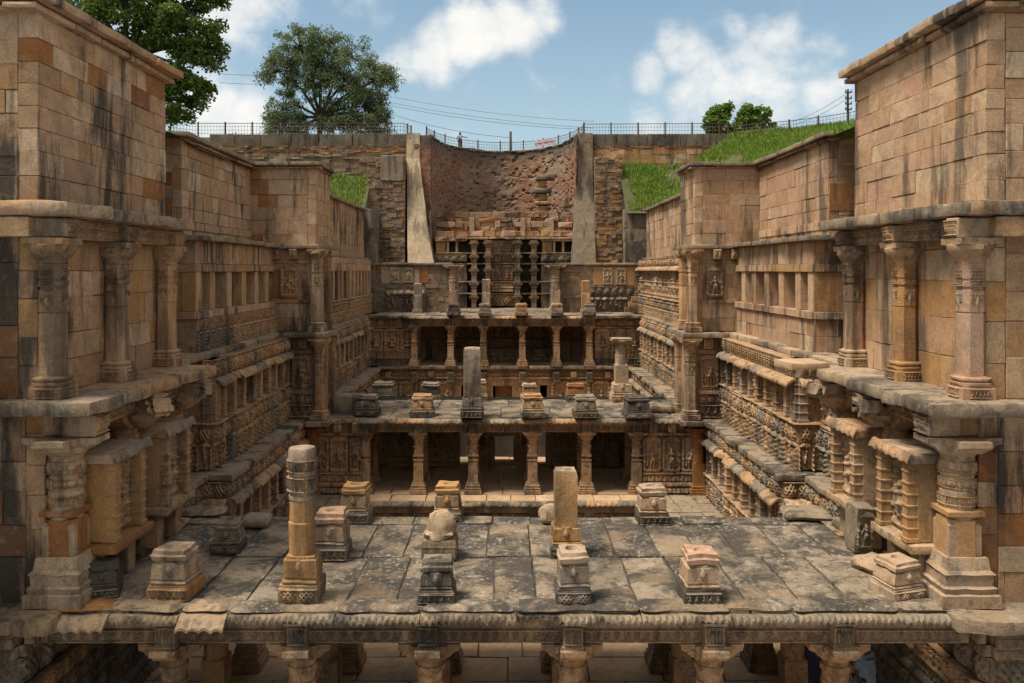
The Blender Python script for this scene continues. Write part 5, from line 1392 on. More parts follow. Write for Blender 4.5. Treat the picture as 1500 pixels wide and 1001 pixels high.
# ------------------------------------------------------------------ pillar stumps and loose stones on the roofs
def rp(x, y, lev):
    d = -lev * 1250 / (y - 396)
    return (x - 740) / 1250 * d, d
def stump(label, x, y, lev, wpx, hpx, mats, seed, rz=None, shaft=None, dish=.05, lower=None, grp='pillar stumps on the near roof', face=True, cat='pillar stump'):
    """x, y: middle of the front bottom edge in the photograph; sizes in its pixels at that distance"""
    X, D = rp(x, y, lev); k = D / 1250; wd, h = wpx * k, hpx * k
    th = thing('pillar_stump', label, cat, (X, D + wd / 2, lev), grp)
    rz = R.uniform(-.05, .05) if rz is None else rz
    r = wd / 2; pm, bm, cm = mats
    tilt = Matrix.Rotation(R.uniform(-.02, .02), 4, 'X') @ Matrix.Rotation(R.uniform(-.02, .02), 4, 'Y')
    o = lambda n, me: link(n, me, th, T(X, D + wd / 2, lev + .012, rz + (R.uniform(-.05, .05) if n != 'plinth' else 0)) @ tilt)
    z1 = h * .30
    o('plinth', loft('plinth', [(0, r, 's'), (z1 * .82, r * 1.0, 's'), (z1 * .86, r * .95, 's'), (z1, r * .95, 's')], pm, 24, .035, seed))
    mw, mh, sets = REL['people' if seed % 2 else 'lattice']
    link('carving', sets[1 if pm in ('black', 'carved_grey', 'ledge') else 0][seed % len(sets[0])], th, T(X, D + wd / 2, lev + .01, rz) @ T(0, -r * 1.0, z1 * .08, 0, wd * .92 / mw, .5, z1 * .72 / mh))
    z2 = h * .76
    o('block', loft('block', [(z1, r * .84, 's'), (z1 + h * .05, r * .90, 's'), (z1 + h * .10, r * .80, 's'), (z1 + h * .12, r * .86, 's'), (z2 - h * .06, r * .80, 's'), (z2 - h * .03, r * .70, 's'), (z2, r * .69, 's')], bm, 24, .05, seed + 1, freq=3.5))
    if not shaft:
        o('cap', loft('cap', [(z2, r * .70, 's'), (z2 + h * .03, r * .82, 's'), (z2 + h * .12, r * .84, 's'), (z2 + h * .15, r * .74, 's'), (h * .99, r * .74, 's'), (h, r * .66, 's'), (h, r * .34, 'c'), (h - dish, r * .26, 'c')], cm, 24, .075, seed + 2, dish=.0, freq=3.5))
    if face:
        mw, mh, sets = REL['face']
        fi = {'carved': 0, 'carved_grey': 1, 'carved_pale': 2, 'ochre': 3, 'pink': 4, 'black': 5}.get(bm, 0)
        link('medallion', sets[fi][seed % 2], th, T(X, D + wd / 2, lev, rz) @ T(0, -r * .815, z1 + h * .13, 0, wd * .3 / mw, .7, h * .34 / mh))
    if shaft:
        shaft(th, X, D + wd / 2, lev + z2, k, rz)
    return th
def oct_shaft(th, X, Y, z, k, rz):
    h = 158 * k; r = 19 * k
    L = [(0, r * 1.0, 'o'), (h * .22, r * .98, 'o'), (h * .30, r * 1.0, 'o'), (h * .31, r * .92, 'o')]
    link('shaft', loft('shaft', L + [(h * .36, r * .95, 'o'), (h * .52, r * .96, 'o')], 'ochre', 24, .02, 3), th, T(X, Y, z, rz))
    L = [(h * .52, r * 1.0, 'c'), (h * .55, r * 1.04, 'h'), (h * .56, r * .9, 'c'), (h * .60, r * .92, 'c'), (h * .61, r * 1.05, 'h'), (h * .66, r * 1.05, 'h'), (h * .67, r * .95, 'c'), (h * .74, r * .98, 'c'), (h * .75, r * 1.06, 'c'), (h * .78, r * 1.06, 'c'), (h * .79, r * .94, 'c'), (h * .86, r * .96, 'h'), (h * .87, r * 1.04, 'c'), (h * .9, r * 1.02, 'c'), (h * .985, r * .97, 'c'), (h, r * .9, 'c')]
    link('carved_drum', loft('carved_drum', L, 'carved_pale', 24, .03, 8, freq=7), th, T(X, Y, z, rz))
    mw, mh, sets = REL['people']
    for q in range(8):
        link('carving', sets[0][q % 3], th, T(X, Y, z, rz + q * math.pi / 4) @ T(0, -r * .98, h * .60, 0, r * .78 / mw, .5, h * .13 / mh)); link('carving', sets[0][(q + 1) % 3], th, T(X, Y, z, rz + q * math.pi / 4) @ T(0, -r * .97, h * .78, 0, r * .78 / mw, .5, h * .11 / mh))
    link('medallion', REL['face'][2][3][0], th, T(X, Y, z + h * .33, rz, 1.3, .8, 1.5) @ T(0, -r * .72, 0))
def square_shaft(hp, wp, mat, top=True):
    def fn(th, X, Y, z, k, rz):
        h, r = hp * k, wp * k / 2
        link('shaft', loft('shaft', [(0, r, 's'), (h * .5, r, 's'), (h * .97, r, 's'), (h, r * .95, 's')], mat, 24, .012, 4), th, T(X, Y, z, rz))
        if top: link('broken_top', loft('broken_top', [(h, r * .94, 's'), (h + .05, r * .88, 's'), (h + .06, r * .55, 'c'), (h + .08, r * .5, 'c')], 'carved_pale', 24, .03, 5), th, T(X, Y, z, rz))
    return fn
def cap_shaft(hp, wp, mat):
    def fn(th, X, Y, z, k, rz):
        h, r = hp * k, wp * k / 2
        link('shaft', loft('shaft', [(0, r, 's'), (h * .4, r, 's'), (h * .41, r * .9, 's'), (h * .45, r * .95, 'o'), (h * .62, r * .95, 'o'), (h * .63, r * .85, 'c'), (h * .88, r * .85, 'c')], mat, 24, .015, 4), th, T(X, Y, z, rz))
        link('capital', loft('capital', [(h * .88, r * .9, 'c'), (h * .91, r * 1.5, 'h'), (h * .95, r * 1.7, 'h'), (h * .96, r * 1.5, 's'), (h, r * 1.55, 's')], mat, 24, .03, 5), th, T(X, Y, z, rz))
    return fn

G1 = 'pillar stumps on the near roof'
stump('two-tone stump, pale cap on an orange block, left front of near roof', 247, 882, ROOF1, 62, 72, ('ochre', 'carved_pale', 'carved_pale'), 1, -.06)
stump('tallest broken octagonal pillar with carved grey drum on an orange base, near roof', 436, 886, ROOF1, 58, 88, ('carved', 'ochre', 'ochre'), 2, .0, oct_shaft)
stump('low grey weathered stump with a flat worn top at the middle of the roof front', 638, 886, ROOF1, 54, 58, ('ledge', 'carved_grey', 'carved_grey'), 3, .0)
stump('neat dark-based stump with a round socket in its top at the roof front', 841, 888, ROOF1, 52, 76, ('black', 'carved_grey', 'carved_pale'), 4, .02, dish=.12)
stump('stump with pinkish cap over a dark carved plinth, right of roof front', 1030, 888, ROOF1, 56, 74, ('black', 'carved_pale', 'pink'), 5, .03)
stump('tilted grey stump turned towards the right wall by the corner pillar', 1327, 881, ROOF1, 56, 54, ('carved_pale', 'carved_pale', 'carved_pale'), 6, .32)
stump('small soot-black stump beside the left corner pillar base', 141, 878, ROOF1, 48, 50, ('black', 'black', 'black'), 7, .3)
stump('dark grey chamfered stump on the left side of the near roof', 328, 813, ROOF1, 44, 45, ('black', 'carved_grey', 'carved_grey'), 8, .05)
stump('stump with a red-stained whitish cap behind the octagonal pillar', 481, 823, ROOF1, 52, 68, ('carved_grey', 'carved_pale', 'pink'), 9, .0)
stump('orange square pillar stub with a whitish broken top, standing on the near roof', 830, 820, ROOF1, 47, 60, ('carved_grey', 'ochre', 'ochre'), 10, .0, square_shaft(78, 33, 'ochre'))
stump('brown stump with rusty orange cap, left at the back edge of near roof', 517, 768, ROOF1, 44, 53, ('carved_grey', 'carved', 'ochre'), 11, .0)
stump('tan-capped stump at the back edge of the near roof, behind the round boulder', 655, 766, ROOF1, 42, 52, ('carved_grey', 'carved', 'ochre'), 12, .0)
stump('sandy stump on a black carved plinth, right back edge of near roof', 959, 771, ROOF1, 46, 53, ('black', 'carved_pale', 'carved_pale'), 13, .0)
# boulder on a plinth
X, D = rp(643, 821, ROOF1)
th = thing('boulder_stump', 'round eroded lump of stone sitting on a square carved plinth', 'pillar stump', (X, D + .35, ROOF1), G1)
link('plinth', loft('plinth', [(0, .36, 's'), (.32, .36, 's'), (.38, .34, 's')], 'ledge', 24, .02, 3), th, T(X, D + .36, ROOF1 + .01))
link('carving', REL['lotus'][2][1][0], th, T(X, D, ROOF1 + .06, 0, .68 / 1.2, .25, .22 / .3))
link('boulder', loft('boulder', [(.36, .26, 'c'), (.42, .33, 'c'), (.5, .31, 's'), (.56, .3, 'c'), (.62, .31, 'c'), (.72, .29, 'c'), (.84, .24, 'c'), (.92, .14, 'c')], 'carved_pale', 24, .13, 21, freq=3.5, smooth=True), th, T(X, D + .36, ROOF1))
def loose(label, cat, x, y, lev, size, n, amp, mat, rz, seed, name='stone_block', up=0.0, grp='loose stones on the near roof'):
    X, D = rp(x, y, lev)
    o = link(name, rough_box(name, size[0], size[1], size[2], n, amp, mat, seed, 2.0, .04), None, T(X, D + size[1] / 2, lev + size[2] + up + .01, rz))
    return tag(o, label, cat, grp)
loose('flat rectangular grey block lying on the back left of the near roof', 'stone block', 371, 777, ROOF1, (.66, .55, .28), (6, 5, 3), .04, 'ledge', .05, 3)
loose('broad flat slab lying by the shrine legs at the back left of the near roof', 'stone slab', 290, 760, ROOF1, (1.1, .7, .14), (8, 6, 2), .07, 'ledge', .1, 5, 'stone_slab')
loose('eroded grey lump half hidden behind the orange pillar stub', 'stone', 806, 771, ROOF1, (.45, .4, .42), (6, 6, 5), .2, 'carved_pale', .2, 8, 'stone_lump')
loose('flat broken slab resting at the back right corner of the near roof', 'stone slab', 1190, 766, ROOF1, (1.1, .9, .2), (8, 6, 2), .08, 'ledge', -.1, 11, 'stone_slab')
loose('jagged tan slab fragment lying below the right shrine', 'stone slab', 1296, 846, ROOF1, (.75, .8, .24), (8, 8, 2), .14, 'carved_pale', .5, 13, 'stone_slab')
X, D = rp(1264, 812, ROOF1)
th = thing('leaning_fragment', 'upright grey carved fragment leaning against the right shrine', 'stone fragment', (X, D + .2, ROOF1), 'loose stones on the near roof')
Mf = T(X, D + .25, ROOF1, .15) @ Matrix.Rotation(rad(5), 4, 'Y')
link('fragment', loft('fragment', [(0, .2, 's'), (.3, .23, 's'), (.5, .2, 's'), (.8, .23, 's'), (.95, .22, 's'), (1.0, .16, 'c')], 'carved_grey', 24, .07, 31, freq=3), th, Mf)
link('carving', REL['niche'][2][1][2], th, Mf @ T(0, -.2, .1, 0, .6, .6, .62))

G2 = 'pillar stumps on the middle roof'
names2 = [(535, 611, 36, 30, ('black', 'carved_grey', 'carved_grey'), 'black-plinthed stump at the left front corner of the middle roof'), (617, 611, 36, 30, ('carved_grey', 'carved', 'carved'), 'brownish stump at the middle roof front, left of the tall dark pillar'),
          (780, 613, 35, 33, ('carved_grey', 'carved', 'ochre'), 'warm tan stump at the middle roof front, right of the tall dark pillar'), (859, 613, 36, 31, ('black', 'carved_grey', 'carved_grey'), 'grey stump with black plinth at the middle roof front'), (936, 614, 40, 30, ('black', 'black', 'black'), 'wide blackened stump at the right front of the middle roof'),
          (560, 586, 36, 24, ('carved_grey', 'carved_grey', 'carved_grey'), 'grey stump in the back row, leftmost on the middle roof'), (629, 586, 32, 23, ('carved_grey', 'black', 'carved_grey'), 'dark grey stump in the back row, behind the brownish stump'), (704, 588, 20, 30, ('carved', 'carved_pale', 'carved'), 'thin pale stump right behind the tall dark pillar'),
          (776, 588, 26, 24, ('carved', 'carved', 'carved_pale'), 'small tan stump in the back row behind the warm tan one'), (844, 588, 30, 24, ('black', 'rust', 'rust'), 'reddish stump in the back row of the middle roof')]
for k, (x, y, wp, hp, ms, lab) in enumerate(names2):
    stump(lab, x, y, ROOF2, wp, hp, ms, 30 + k, grp=G2, face=k < 5)
stump('tall dark carved pillar shaft standing on the middle roof front', 691, 613, ROOF2, 34, 40, ('black', 'carved_grey', 'carved_grey'), 51, .0, square_shaft(70, 25, 'carved_grey'), grp=G2)
stump('slender pale pillar with a spreading capital at the right back of the middle roof', 912, 590, ROOF2, 32, 36, ('carved_pale', 'carved_pale', 'carved_pale'), 52, .0, cap_shaft(66, 19, 'carved_pale'), grp=G2, cat='pillar')
loose('long low grey block at the right edge of the middle roof', 'stone block', 952, 606, ROOF2, (2.3, 1.0, .35), (9, 5, 3), .06, 'ledge', .03, 23, grp='loose stones on the middle roof')
loose('large flat-topped grey block at the left edge of the middle roof', 'stone block', 510, 606, ROOF2, (1.5, 1.2, .8), (7, 6, 4), .08, 'ledge', .03, 24, grp='loose stones on the middle roof')
G3 = 'pillar stumps on the far roof'
for k, (x, ms, lab) in enumerate([(664, ('black', 'black', 'carved_grey'), 'black stump on the far roof, leftmost of the row'), (710, ('carved_grey', 'carved_grey', 'carved_grey'), 'grey stump on the far roof, in front of the carved post'), (764, ('carved', 'carved', 'ochre'), 'tan-capped stump at the middle of the far roof'), (816, ('carved_grey', 'carved_grey', 'carved'), 'brown-topped grey stump on the far roof before the right capital pillar'), (864, ('black', 'carved_grey', 'carved_grey'), 'dark stump on the far roof, rightmost of the row')]):
    stump(lab, x, 463, ROOF3, 19, 18, ms, 60 + k, grp=G3, face=False)
for k, (x, h_, mt, lab) in enumerate([(712, 50, 'carved_pale', 'square carved post standing behind the stumps on the far roof'), (858, 48, 'ochre', 'ochre square post on the far roof by the right terrace wall'), (612, 44, 'plaster_grey', 'grey square post on the far roof by the left terrace wall')]):
    X, D = (x - 740) / 1250 * 62.5, 62.5
    th = thing('stone_post', lab, 'stone post', (X, D, ROOF3), 'posts on the far roof')
    link('shaft', loft('shaft', [(0, .38, 's'), (.25, .38, 's'), (.28, .3, 's'), (h_ * .05 * .6, .3, 's'), (h_ * .05 * .62, .27, 's'), (h_ * .05 - .06, .29, 's'), (h_ * .05, .22, 's')], mt, 24, .03, k), th, T(X, D, ROOF3))

# ------------------------------------------------------------------ grass on the banks
def grass_patch():
    rg = np.random.RandomState(5)
    P = []
    n = 420000
    Y = rg.uniform(26, 72, n); ax = rg.uniform(8.5, 44, n); s = np.where(rg.rand(n) < .68, 1, -1)
    ok = ((ax > 11.55) | ((Y > 67.8) & (ax > 9.9) & (s > 0))) & ~((Y > 72)) & ~((s < 0) & (ax > 26)) & (Y > 67.9 - (ax > 11.6) * 60) & ~((Y < 38) & (ax > 30)) 
    Y, ax, s = Y[ok], ax[ok], s[ok]; X = ax * s; n = len(X)
    dens = fbm(np.stack([X * .5, Y * .5, X * 0], -1), 3, 3)
    k = dens > -.16 - .22 * rg.rand(n)
    X, Y, dens = X[k], Y[k], dens[k]; n = len(X)
    Z = terr(X, Y)
    h = (.16 + .28 * rg.rand(n) + .25 * np.clip(dens, 0, 1)); wd = .05 + .05 * rg.rand(n); a = rg.rand(n) * 6.283
    lx, ly = rg.normal(0, .12, n), rg.normal(0, .12, n)
    V = np.empty((n, 3, 3))
    V[:, 0] = np.stack([X - wd * np.cos(a), Y - wd * np.sin(a), Z - .05], -1)
    V[:, 1] = np.stack([X + wd * np.cos(a), Y + wd * np.sin(a), Z - .05], -1)
    V[:, 2] = np.stack([X + lx, Y + ly, Z + h], -1)
    me = bpy.data.meshes.new('grass')
    me.vertices.add(n * 3); me.loops.add(n * 3); me.polygons.add(n)
    me.vertices.foreach_set('co', V.reshape(-1)); me.loops.foreach_set('vertex_index', np.arange(n * 3)); me.polygons.foreach_set('loop_start', np.arange(n) * 3)
    me.materials.append(M['grass']); me.update(); me.validate()
    o = link('grass', me); tag(o, 'fresh green grass on the banks above the side walls', None, None, 'stuff')
grass_patch()

# ------------------------------------------------------------------ trees
def leaves_mesh(name, centres, per, spread, size, mat, seed, droop=0.0, flat=.6):
    rg = np.random.RandomState(seed)
    Cc = np.repeat(np.array([c[0] for c in centres]), per, axis=0); Rr = np.repeat(np.array([c[1] for c in centres]), per)
    n = len(Cc)
    dv = rg.normal(0, 1, (n, 3)); dv /= np.linalg.norm(dv, axis=1)[:, None]
    rr = rg.rand(n) ** .5
    P = Cc + dv * (rr * Rr)[:, None] * (1, 1, flat)
    P[:, 2] -= droop * rg.rand(n) ** 2 * Rr
    t1 = rg.normal(0, 1, (n, 3)); t1[:, 2] = t1[:, 2] * .5 - droop * 1.2; t1 /= np.linalg.norm(t1, axis=1)[:, None]
    t2 = np.cross(t1, rg.normal(0, 1, (n, 3))); t2 /= np.linalg.norm(t2, axis=1)[:, None]
    L = size[0] * (.6 + .8 * rg.rand(n)); w = size[1] * (.6 + .8 * rg.rand(n))
    V = np.empty((n, 4, 3))
    V[:, 0] = P; V[:, 1] = P + t1 * (L * .5)[:, None] + t2 * w[:, None]; V[:, 2] = P + t1 * L[:, None]; V[:, 3] = P + t1 * (L * .5)[:, None] - t2 * w[:, None]
    me = bpy.data.meshes.new(name)
    me.vertices.add(n * 4); me.loops.add(n * 4); me.polygons.add(n)
    me.vertices.foreach_set('co', V.reshape(-1)); me.loops.foreach_set('vertex_index', np.arange(n * 4)); me.polygons.foreach_set('loop_start', np.arange(n) * 4)
    me.materials.append(M[mat]); me.update(); me.validate()
    return me
def tree(label, base, lobes, trunk_h, tr, mat, seed, per, leaf, droop, lean=(0, 0), cl=(.5, 1.0), ncl=34, forks=None, cat='tree'):
    """lobes: (dx, dy, dz, rx, rz) ellipsoids of the crown relative to the base"""
    rg = random.Random(seed); b = Vector(base)
    th = thing('tree', label, cat, base)
    segs = []; cents = []
    top = b + Vector((lean[0], lean[1], trunk_h))
    mid = b.lerp(top, .5) + Vector((rg.uniform(-.1, .1), 0, 0))
    segs += [(b - Vector((0, 0, .3)), mid, tr, tr * .8), (mid, top, tr * .8, tr * .7)]
    for (dx, dy, dz, rx, rz) in lobes:
        c = b + Vector((dx, dy, dz))
        m1 = top.lerp(c, .5) + Vector((rg.uniform(-.3, .3), rg.uniform(-.3, .3), rg.uniform(.1, .5)))
        segs += [(top, m1, tr * .5, tr * .33), (m1, c, tr * .33, tr * .16)]
        for k in range(max(4, int(ncl * (rx * rx * rz) ** .45 / 3.2))):
            v = Vector((rg.gauss(0, 1), rg.gauss(0, 1), rg.gauss(0, 1))).normalized() * (rg.uniform(.35, 1.0) ** .6)
            p = c + Vector((v.x * rx, v.y * rx, v.z * rz))
            cents.append((tuple(p), rg.uniform(*cl)))
            q = c + Vector((v.x * rx, v.y * rx, v.z * rz)) * .45
            segs += [(c, q, tr * .13, tr * .08), (q, p, tr * .08, .02)]
    link('trunk', tubes('trunk', segs, 'bark', 6), th)
    link('crown', leaves_mesh('crown', cents, per, 1, leaf, mat, seed, droop), th)
    return th
b0 = px(470, 196, 82); b0.z = RIM - .1
tree('airy grey-green tree with two drooping crowns just behind the railing', b0, [(-2.0, 0, 10.2, 2.7, 2.2), (.2, .4, 10.4, 2.5, 2.0), (2.4, 0, 9.2, 2.8, 2.3), (5.0, .3, 7.0, 2.3, 2.3), (4.4, -.3, 4.4, 2.1, 2.0), (-4.1, 0, 7.8, 1.9, 1.6), (-3.4, -.3, 4.6, 1.9, 1.9), (-.8, .2, 7.2, 2.5, 2.2), (2.0, .2, 6.4, 2.4, 2.2), (-2.2, 0, 2.8, 1.3, 1.2), (6.3, 0, 7.6, 1.0, 1.2), (3.2, 0, 2.6, 1.5, 1.4), (5.6, 0, 3.4, 1.5, 1.7), (5.0, 0, 1.4, 1.3, 1.3), (-4.2, 0, 3.0, 1.3, 1.6), (-3.2, 0, 1.6, 1.2, 1.2), (1.0, 0, 3.6, 1.6, 1.4)],
     3.4, .36, 'leaf_grey', 3, 100, (.34, .045), .8, (-.1, 0), (.45, .95), 40)
b0 = px(180, 190, 56); b0.z = RIM - .1
tree('big dark broad-leaved tree rising behind the near left tower', b0, [(-.5, 0, 9.2, 3.4, 2.6), (2.6, 0, 8.2, 2.6, 2.2), (4.6, -.3, 5.4, 2.3, 2.3), (5.6, 0, 3.4, 1.3, 1.3), (3.6, 0, 2.2, 2.0, 1.9), (3.0, 0, -.1, 1.8, 1.6), (4.4, 0, .6, 1.2, 1.2), (-2.8, 0, 7.2, 2.8, 2.2), (.8, 0, 5.6, 3.0, 2.4), (5.2, .2, 7.0, 1.3, 1.2), (-4.5, 0, 4.5, 2.6, 2.2), (2.6, .2, 4.6, 1.8, 1.8)],
     2.6, .4, 'leaf_dark', 8, 120, (.27, .085), .4, (.3, 0), (.45, .9), 34)
for X_, lab, sp, seed in ((1055, 'narrow small-leaved tree beyond the right railing, left of a pair', 1.15, 12), (1100, 'wider loose-crowned tree of the pair beyond the right railing', 1.85, 15)):
    b0 = px(X_, 200, 86); b0.z = RIM - .1
    q = random.Random(seed)
    lobes = [(q.uniform(-1, 1) * sp * (1.0 if k % 12 < 9 else .6), q.uniform(-.7, .7), 1.2 + 3.9 * ((k % 12) / 12) + q.uniform(-.3, .3), q.uniform(.4, .85), q.uniform(.35, .65)) for k in range(36)]
    tree(lab, b0, lobes, 1.3, .12, 'leaf_light', seed, 34, (.36, .12), .3, (0, 0), (.22, .42), 60, cat='tree')
b0 = px(350, 196, 78); b0.z = RIM - .1
th = thing('bush', 'low scraggly bush poking through the left railing', 'bush', b0)
rg = random.Random(4); cs = []; sg = []
for k in range(16):
    p = b0 + Vector((rg.uniform(-2.2, 1.8), rg.uniform(-.4, .4), rg.uniform(.2, 1.0))); cs.append((tuple(p), rg.uniform(.2, .4))); sg.append((b0 + Vector((rg.uniform(-.4, .4), 0, -.1)), p, .03, .01))
link('stem', tubes('stem', sg, 'bark', 4), th); link('foliage', leaves_mesh('foliage', cs, 30, 1, (.2, .06), 'leaf_light', 9), th)

# ------------------------------------------------------------------ railing round the rim
def railing(label, pts, grp='mesh railings along the rim', step=2.3, h=1.05, dense=.26, postm='rust_metal'):
    th = thing('railing', label, 'railing', pts[0], grp)
    V = [Vector(p) for p in pts]; d = 0; posts = []; bars = []
    def seg_pts(n_step):
        out = []; carry = 0.0
        for a, b in zip(V[:-1], V[1:]):
            L = (b - a).length; t_ = carry
            while t_ < L: out.append(a.lerp(b, t_ / L)); t_ += n_step
            carry = t_ - L
        out.append(V[-1].copy()); return out
    for p in seg_pts(step):
        me = _post if True else None
        link('post', me, th, T(p.x, p.y, p.z - .1))
    for k in range(4):
        zz = (.12, .42, .72, 1.0)[k] * h / 1.05
        r = .026 if k == 3 else .014
        bars = [(a + Vector((0, 0, zz)), b + Vector((0, 0, zz)), r, r) for a, b in zip(V[:-1], V[1:])]
        link('rail', tubes('rail', bars, 'wire' if k < 3 else 'rust_metal', 4, False), th)
    up = [(p + Vector((0, 0, .02)), p + Vector((0, 0, h - .04)), .012, .012) for p in seg_pts(dense)]
    o = link('mesh_bars', tubes('mesh_bars', up, 'wire', 4, False), th)
    o['kind'] = 'stuff'
_post = cham_mesh('post', .11, .11, 1.22, .01, 'rust_metal')
for v in _post.vertices: v.co.z += .61
zr = RIM + .1
railing('straight mesh railing with rusty posts above the left retaining wall', [(-28, 71.4, zr), (-26.5, 72.6, zr), (-8.6, 72.6, zr), (-8.2, 74.4, zr)])
railing('mesh railing that curves round the back rim of the brick well', [(-.15 + 6.9 * math.cos(q), 72.3 + 11.0 * math.sin(q), zr) for q in np.linspace(math.pi * .93, .05, 22)], h=1.0)
railing('straight mesh railing with dark posts above the right retaining wall', [(6.75, 73.0, zr), (19.0, 72.7, zr)])
yy = np.linspace(71.5, 52, 14); xx = 19.2 + (71.5 - yy) * 1.32
railing('mesh railing climbing along the grassy crest on the right', [(x, y, float(terr(np.array([x]), np.array([y]))[0]) - .05) for x, y in zip(xx, yy)])

# banner tied to the railing
th = thing('banner', 'faded pink cloth banner tied to the railing right of the well', 'banner', (3.9, 82.0, zr), None)
nx, nz = 16, 6
V = []; 
pa, pb = Vector((-.15 + 6.93 * math.cos(1.12), 72.2 + 10.95 * math.sin(1.12), zr)), Vector((-.15 + 6.93 * math.cos(.80), 72.2 + 10.95 * math.sin(.80), zr))
for j in range(nz + 1):
    for i in range(nx + 1):
        p = pa.lerp(pb, i / nx); V.append((p.x, p.y - .12 + .04 * math.sin(i * 1.4 + j), p.z + .28 + .68 * j / nz + .03 * math.sin(i * .8)))
link('cloth', mesh('cloth', V, [[j * (nx + 1) + i, j * (nx + 1) + i + 1, (j + 1) * (nx + 1) + i + 1, (j + 1) * (nx + 1) + i] for j in range(nz) for i in range(nx)], 'banner', True), th)
link('batten', tubes('batten', [(Vector((pa.x, pa.y - .15, pa.z + .62)), Vector((pb.x, pb.y - .15, pb.z + .62)), .02, .02)], 'rust_metal', 4), th)

# ------------------------------------------------------------------ utility poles and wires
def pole(label, base, top_z, r, arms):
    th = thing('utility_pole', label, 'utility pole', base, 'utility poles')
    link('mast', tubes('mast', [(base, (base[0], base[1], top_z), r, r * .75)], 'wood', 8), th)
    for (z, L, n) in arms:
        o = link('crossarm', cham_mesh('crossarm', L, .12, .12, .01, 'wood'), th, T(base[0], base[1] - r, z))
        for k in range(n):
            x = base[0] + (k - (n - 1) / 2) * L * .8 / max(1, n - 1)
            link('insulator', loft('insulator', [(0, .05, 'c'), (.08, .07, 'c'), (.1, .04, 'c'), (.18, .055, 'c'), (.22, .03, 'c')], 'concrete', 16), o, T(x, base[1] - r, z + .06))
    return th
z = 100
pole('wooden utility pole with a crossarm behind the left end of the railing', ((551 - 740) / 1250 * z, z, RIM - .2), (396 - 153) / 1250 * z, .17, [(18.4, 1.6, 3)])
z = 92
pole('short plain pole behind the middle of the curved railing', ((748 - 740) / 1250 * z, z, RIM - .2), (396 - 193) / 1250 * z, .17, [])
z = 88
pole('utility pole with stacked short crossarms at the right behind the grassy crest', ((1242 - 740) / 1250 * z, z, RIM - .2), (396 - 131) / 1250 * z, .16, [((396 - q) / 1250 * z, .7, 2) for q in (136, 145, 153, 161)])
def cable(label, a, b, sag, r=.022):
    a, b = Vector(a), Vector(b); n = 14
    pts = [a.lerp(b, k / n) - Vector((0, 0, sag * 4 * (k / n) * (1 - k / n))) for k in range(n + 1)]
    tag(link('power_cable', tubes('power_cable', [(p, q, r, r) for p, q in zip(pts[:-1], pts[1:])], 'wood', 4)), label, 'power cable', 'overhead cables')
cable('topmost thin cable crossing the sky behind the well', px(575, 142, 135), px(870, 178, 120), .6)
cable('middle thin cable crossing the sky behind the well', px(570, 150, 128), px(870, 188, 112), .5)
cable('lower thin cable close beneath the middle one', px(560, 152, 118), px(860, 190, 105), .6)
cable('cable from the left utility pole down to the short middle pole', px(560, 163, 100), px(748, 202, 92), .5)
cable('upper cable running left from the right utility pole', px(1140, 184, 110), px(1242, 136, 88), .5)
cable('lower cable running left from the right utility pole', px(1148, 186, 110), px(1242, 144, 88), .5)
cable('short pair cable between the two left trees', px(322, 108, 95), px(400, 110, 95), .1)
cable('lower short cable between the two left trees', px(322, 121, 95), px(400, 123, 95), .1)

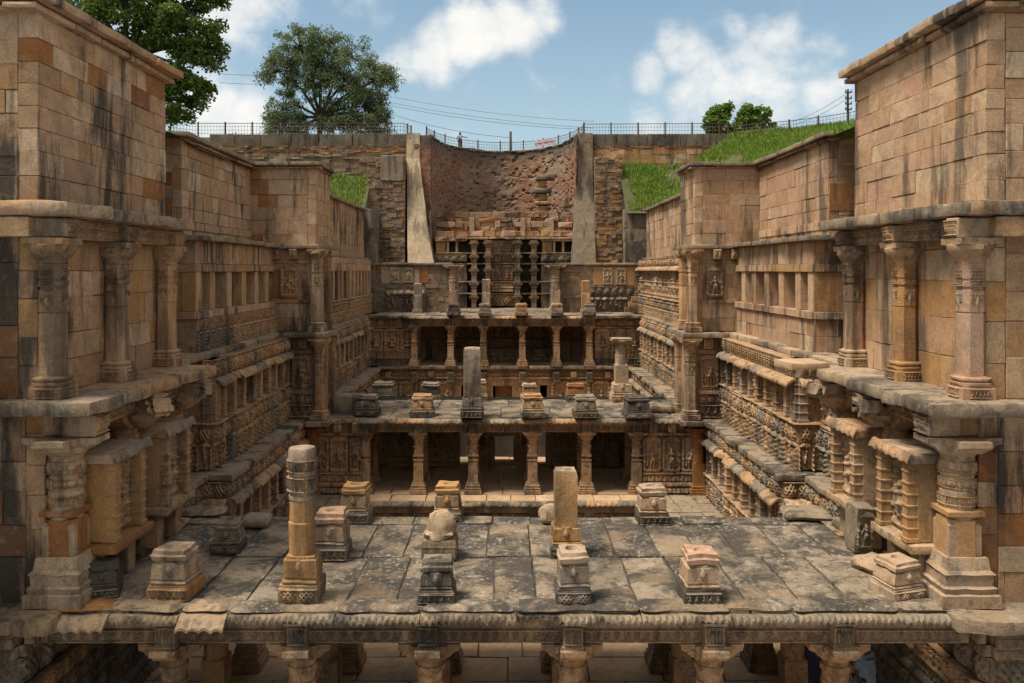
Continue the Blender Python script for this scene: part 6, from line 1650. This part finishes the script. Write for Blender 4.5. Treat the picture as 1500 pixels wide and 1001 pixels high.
# ------------------------------------------------------------------ people
def person(label, loc, h, pose, mats, rz=0.0, grp='people'):
    th = thing('person', label, 'person', loc, grp)
    k = h / 1.72
    J = {'pelvis': (0, 0, .95), 'belly': (0, 0, 1.12), 'chest': (0, 0, 1.32), 'neck': (0, 0, 1.47), 'head': (0, -.01, 1.58), 'crown': (0, 0, 1.68),
         'sL': (-.18, 0, 1.40), 'eL': (-.24, .02, 1.14), 'hL': (-.22, -.08, .93), 'fL': (-.21, -.11, .85), 'sR': (.18, 0, 1.40), 'eR': (.24, .02, 1.14), 'hR': (.22, -.08, .93), 'fR': (.21, -.11, .85),
         'tL': (-.1, 0, .90), 'kL': (-.11, -.02, .50), 'aL': (-.11, .02, .09), 'oL': (-.12, -.14, .04), 'tR': (.1, 0, .90), 'kR': (.11, -.02, .50), 'aR': (.11, .02, .09), 'oR': (.12, -.14, .04)}
    J.update(pose)
    rr = {'pelvis': .14, 'belly': .125, 'chest': .14, 'neck': .06, 'head': .10, 'crown': .085, 'sL': .075, 'eL': .045, 'hL': .032, 'fL': .028, 'tL': .10, 'kL': .065, 'aL': .045, 'oL': .04}
    for q in ('s', 'e', 'h', 'f', 't', 'k', 'a', 'o'): rr[q + 'R'] = rr[q + 'L']
    E = [('pelvis', 'belly'), ('belly', 'chest'), ('chest', 'neck'), ('neck', 'head'), ('head', 'crown')]
    for q in 'LR': E += [('chest', 's' + q), ('s' + q, 'e' + q), ('e' + q, 'h' + q), ('h' + q, 'f' + q), ('pelvis', 't' + q), ('t' + q, 'k' + q), ('k' + q, 'a' + q), ('a' + q, 'o' + q)]
    ids = list(J)
    def skin(name, sub, grow, mat):
        keep = [j for j in ids if j in sub]
        me = bpy.data.meshes.new(name)
        me.from_pydata([tuple(c * k for c in J[j]) for j in keep], [(keep.index(a), keep.index(b)) for a, b in E if a in sub and b in sub], [])
        me.materials.append(M[mat])
        o = link(name, me, th, T(*loc, rz))
        m_ = o.modifiers.new('skin', 'SKIN'); m_.use_smooth_shade = True
        root = 'pelvis' if 'pelvis' in sub else keep[0]
        for i, j in enumerate(keep):
            me.skin_vertices[0].data[i].radius = ((rr[j] + grow) * k,) * 2
            me.skin_vertices[0].data[i].use_root = (j == root)
        s_ = o.modifiers.new('smooth', 'SUBSURF'); s_.levels = 1; s_.render_levels = 2
        return o
    skin('body', ids, 0, 'skin')
    skin('shirt', ['pelvis', 'belly', 'chest', 'sL', 'sR', 'eL', 'eR'], .022, mats[0])
    skin('trousers', ['pelvis', 'tL', 'tR', 'kL', 'kR', 'aL', 'aR'], .018, mats[1])
    hd = Vector(J['head']) * k
    link('hair', loft('hair', [(.0, .104 * k, 'c'), (.06 * k, .108 * k, 'c'), (.11 * k, .085 * k, 'c'), (.135 * k, .04 * k, 'c')], 'hair', 16, smooth=True), th, T(*loc, rz) @ T(hd.x, hd.y + .022 * k, hd.z + .02 * k))
    return th
y = 82.4
person('man in pale blue shirt and dark trousers standing at the rim, pointing', ((674 - 740) / 1250 * y, y, RIM + .12), 1.78, {'eR': (.42, -.08, 1.27), 'hR': (.66, -.12, 1.22), 'fR': (.76, -.13, 1.23), 'eL': (-.32, .0, 1.17), 'hL': (-.20, -.14, 1.02)}, ('shirt', 'trousers'))
person('person in a loose pale blue shirt under the right end of the near pavilion', ((1266 - 740) / 1250 * 17.6, 17.6, FLOOR1), 1.74, {}, ('shirt_light', 'trousers'), .5, 'visitors under the near pavilion')
t2 = person('person in long violet clothes under the near pavilion', ((1186 - 740) / 1250 * 18.0, 18.0, FLOOR1), 1.7, {}, ('purple', 'purple'), .2, 'visitors under the near pavilion')
x2, y2 = (1266 - 740) / 1250 * 17.6, 17.6
th = [o for o in bpy.data.objects if o.get('label', '').startswith('person in a loose')][0]
x3, y3 = (1186 - 740) / 1250 * 18.0, 18.0
link('robe', loft('robe', [(.12, .27, 'h'), (.5, .25, 'h'), (.95, .2, 'h'), (1.25, .21, 'h'), (1.42, .17, 'c')], 'purple', 24, .03, 3, smooth=True), t2, T(x3, y3, FLOOR1))
link('shirt_tail', loft('shirt_tail', [(.72, .22, 'h'), (.95, .21, 'h'), (1.2, .205, 'h'), (1.38, .17, 'c')], 'shirt_light', 24, .04, 6, smooth=True), th, T(x2, y2, FLOOR1))
